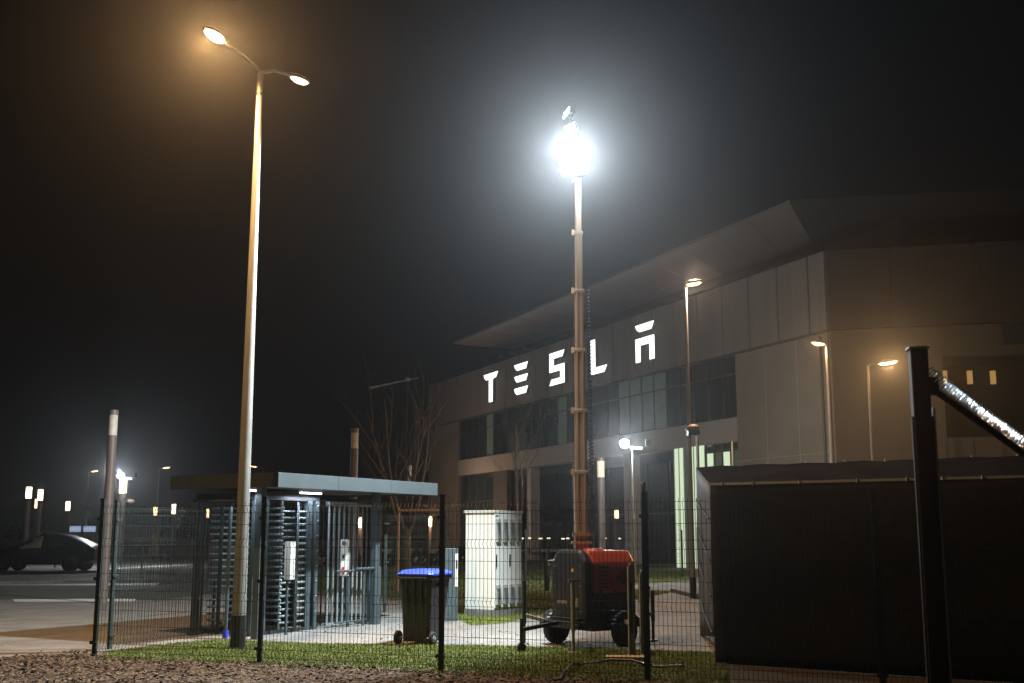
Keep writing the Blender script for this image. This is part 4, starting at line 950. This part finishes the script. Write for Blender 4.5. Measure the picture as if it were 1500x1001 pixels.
# bright glazed bay
s0=onA(986,740)[0]; s1=onA(1030,740)[0]
MB().bb(s0,s1,1.6,1.9,0,zsf-.002).build('lobby_wall',M['dark'],t)
m=MB(); 
nb=6
for i in range(nb):
    x0=s0+(s1-s0)*i/nb
    f=MB().bb(x0,x0+.05,.08,.115,0,zsf-.003).build('lobby_fin',M['col'],t)
    MB().bb(x0+.001,x0+(s1-s0)/nb-.002,.12,.14,0.02,zsf-.004).build('lobby_pane',M['glassb'] if i in (0,1,3,4,5) else M['glassl'],f)
s2=onA(1030,665)[0]
for i in range(4):
    a_=s2+(sW1-s2)*i/4; b_=s2+(sW1-s2)*(i+1)/4
    f=MB().bb(a_,a_+.12,.11,.16,0,zsf-.003).bb(a_+.12,b_,.12,.15,zsf-.4,zsf-.3).build('window',M['mull'],t); MB().bb(a_+.121,b_-.002,.13,.145,0,zsf-.403).build('pane',M['glassb'] if i%2==0 else M['glassl'],f)
MB().bb(s1+.01,sW1,.5,.7,0,zsf-.004).build('lobby_wall',M['dark'],t)
# lower part of wing B
m=MB(); slabB(m,.0,BL,-.5,-.06,zb+.02,ztop-.02); m.build('upper_wall',M['seam'],t)
es=[.05,onB(1305,420)[0],onB(1430,420)[0],onB(1560,420)[0],BL]
for a_,b_ in zip(es,es[1:]): m=MB(); slabB(m,a_+.05,b_-.05,-.055,.0,zb,ztop); m.build('wall_panel',M['wallb'],t)
m=MB(); slabB(m,0,onB(1385,600)[0],-.5,-.1,0,zb-.03); m.build('lower_wall',M['wallb2'],t)
zA=onB(1440,556)[1]; zB=onB(1440,520)[1]; zC=onB(1440,640)[1]
sa=onB(1385,600)[0]
m=MB(); slabB(m,sa,BL,-.5,-.1,zB,zb-.03); slabB(m,sa,BL,-.5,-.1,0,zC); m.build('lower_wall',M['wallb2'],t)
m=MB(); slabB(m,sa,BL,-3.0,-2.7,zC,zB); m.build('recess_wall',M['dark'],t)
m=MB(); slabB(m,onB(1470,500)[0],BL,-.09,-.04,onB(1470,505)[1],onB(1470,460)[1]); m.build('window_band',M['glass'],t)
for px in (1397,1436,1472):
    s_=onB(px,538)[0]; m=MB(); slabB(m,s_-.09,s_+.09,-2.6,-2.4,onB(px,550)[1],onB(px,530)[1]); m.build('amber_window',M['e_amber'],t)
for px in (1385,1425,1470,1500):
    s_=onB(px,660)[0]; m=MB(); slabB(m,s_-.04,s_+.04,-.095,-.05,0,zC-.05); m.build('wall_joint',M['seam'],t)
# body mass
MB().bb(sL+.05,sC-1.0,.61,30,0.0,ztop-.3).build('rear_mass',M['seam'],t) if False else None
m=MB(); n1=Bq(BL,-.7,0); 
poly=[(sL+.05,6.0),(sC+1.0,6.0),(n1[0],n1[1]),(n1[0]-2,n1[1]+40),(sL+.05,46)]
# roof : outer edge O (upturned), inner lower edge I, dark soffit back to wall
OFF_O,OFF_I=1.5,-2.0
oL,oLz=onA(663,505,OFF_O); oR,oRz=onA(1157,297,OFF_O); iR,iRz=onA(1190,347,OFF_I); iL=onA(722,530,OFF_I)[0]; iLz=onA(722,530,OFF_I)[1]
print('roof O',oL,oLz,oR,oRz,'I',iL,iLz,iR,iRz)
zo=(oLz+oRz)/2; zi=(iLz+iRz)/2; zi=max(zi,ztop+.35)
OL=Vector((oL,-OFF_O,zo)); OR=Vector((oR,-OFF_O,zo)); IL=Vector((oL+2.5,-OFF_I,zi)); IR=Vector((iR,-OFF_I,zi))
OR2=OR+bdl*16+Vector((0,0,-.3)); IR2=IR+bdl*16
m=MB(); 
nseg=14
for k in range(nseg):
    a=k/nseg;b=(k+1)/nseg; A_=OL.lerp(OR,a);B_=OL.lerp(OR,b);C_=IL.lerp(IR,b);D_=IL.lerp(IR,a)
    m.quad(D_,C_,B_,A_)
up=Vector((0,0,.14)); 
m.quad(OL,OR,OR+up,OL+up); m.quad(OL,OL+up,IL+Vector((0,2,.8)),IL)
rf=m.build('roof_fascia',M['rooff'],t)
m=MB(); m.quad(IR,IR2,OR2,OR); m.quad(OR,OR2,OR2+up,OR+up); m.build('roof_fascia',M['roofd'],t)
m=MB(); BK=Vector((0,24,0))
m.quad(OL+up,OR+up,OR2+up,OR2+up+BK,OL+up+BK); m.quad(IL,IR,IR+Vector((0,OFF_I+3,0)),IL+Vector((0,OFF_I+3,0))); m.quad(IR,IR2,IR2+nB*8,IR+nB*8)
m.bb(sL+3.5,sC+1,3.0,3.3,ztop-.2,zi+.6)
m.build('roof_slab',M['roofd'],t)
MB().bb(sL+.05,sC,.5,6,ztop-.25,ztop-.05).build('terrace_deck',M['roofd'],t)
for k in range(7):
    x=iL+1+k*1.9; MB().bar((x,2.05,zi-.06),(x+.8,3.0,zi-.35),.10,.14).build('roof_truss',M['mull'],t)
for k in range(1):
    rb=MB()
    for i in range(1,nseg):
        a=i/nseg; A_=OL.lerp(OR,a)+Vector((0,-.01,-.02)); D_=IL.lerp(IR,a)+Vector((0,-.03,-.02)); rb.bar(A_,D_,.035,.02)
    rb.build('fascia_joint',M['rooff'],rf)
# extra side wall so building closes
MB().bb(sL,sL+.5,.61,40,0,ztop-.3).build('gable_wall',M['wall2'],t)
# ------------------------------------------------------------------ lettering
ts=thing('illuminated_sign','glowing white block letters across the front of the factory','sign',(A0.x,A0.y,0),RZ)
GL={'T':[[(0,1),(1,1),(.86,.82),(.68,.80),(.62,.77),(.62,0),(.38,0),(.38,.80),(.18,.80),(.06,.88)]],
'E':[[(0,1),(1,1),(.86,.80),(.22,.80),(.08,.88)],[(0.02,.61),(1,.61),(.86,.41),(.20,.41),(.08,.49)],[(0,.21),(1,.21),(.86,0),(.20,0),(.06,.08)]],
'S':[[(0,1),(1,1),(.86,.82),(.26,.82),(.26,.59),(1,.59),(1,0),(0,0),(.14,.18),(.74,.18),(.74,.41),(0,.41)]],
'L':[[(0,1),(.26,1),(.26,.18),(1,.18),(.84,0),(0,0)]],
'A':[[(0,1),(1,1),(.86,.81),(.22,.81),(.06,.89)],[(0,.63),(1,.63),(1,0),(.76,0),(.76,.44),(.24,.44),(.24,0),(0,0)]]}
pos=[('T',713,733.5,723,547,588),('E',758,777.5,767,533.5,578),('S',810,831.5,821,517,564),('L',871,894,874,499,549),('A',937,964,950,473,529)]
zlo=sum(onA(p[3],p[5])[1] for p in pos)/5; zhi=sum(onA(p[3],p[4])[1] for p in pos)/5
print('letters',[onA(p[3],p[5])[1] for p in pos],[onA(p[3],p[4])[1] for p in pos])
for ch,xa,xb,xm,yt,yb in pos:
    s0_,s1_=onA(xa,yb)[0],onA(xb,yb)[0]; w=s1_-s0_; h=zhi-zlo
    m=MB(); bk=MB()
    for pl in GL[ch]:
        m.prism([(a,b) for a,b in pl],(0,.03,0),lambda a,b:(s0_+a*w,-.22,zlo+b*h)); bk.prism(pl,(0,.17,0),lambda a,b:(s0_+a*w,-.189,zlo+b*h))
    le=m.build('letter',M['e_sign'],ts); bk.build('letter_box',M['vent'],le)
# ------------------------------------------------------------------ air
hz=MB().bb(-260,260,-12,330,-1,60).build('haze',None or M['dark'],kind='stuff')
hm=bpy.data.materials.new('haze_air'); hm.use_nodes=True; nt=hm.node_tree; nt.nodes.clear(); out=nt.nodes.new('ShaderNodeOutputMaterial'); pv=nt.nodes.new('ShaderNodeVolumePrincipled')
pv.inputs['Color'].default_value=(.9,.92,.95,1); pv.inputs['Density'].default_value=.00052; pv.inputs['Anisotropy'].default_value=.90
nt.links.new(pv.outputs[0],out.inputs['Volume']); hz.data.materials[0]=hm
# ------------------------------------------------------------------ sky, camera, render
W=bpy.data.worlds.new('World'); S.world=W; W.use_nodes=True; nt=W.node_tree; bg=nt.nodes['Background']
bg.inputs['Color'].default_value=(.80,.88,1.0,1); bg.inputs['Strength'].default_value=.0024
cam=bpy.data.cameras.new('camera'); co=bpy.data.objects.new('camera',cam); C.objects.link(co); S.camera=co
co.location=(0,0,EYE); co.rotation_euler=(math.pi/2+PITCH,0,0); cam.sensor_width=36; cam.lens=F/1500*36; cam.clip_end=2000; cam.clip_start=.05
cam.dof.use_dof=True; cam.dof.focus_distance=16; cam.dof.aperture_fstop=2.8
S.render.engine='CYCLES'; cy=S.cycles; cy.use_denoising=True; cy.use_light_tree=True; cy.max_bounces=5; cy.volume_bounces=0; cy.diffuse_bounces=2; cy.glossy_bounces=2; cy.transmission_bounces=3
cy.sample_clamp_indirect=3; cy.caustics_reflective=False; cy.caustics_refractive=False; cy.volume_step_rate=1
vs_=S.view_settings; vs_.view_transform='Standard'; vs_.look='None'; vs_.exposure=0; vs_.gamma=1
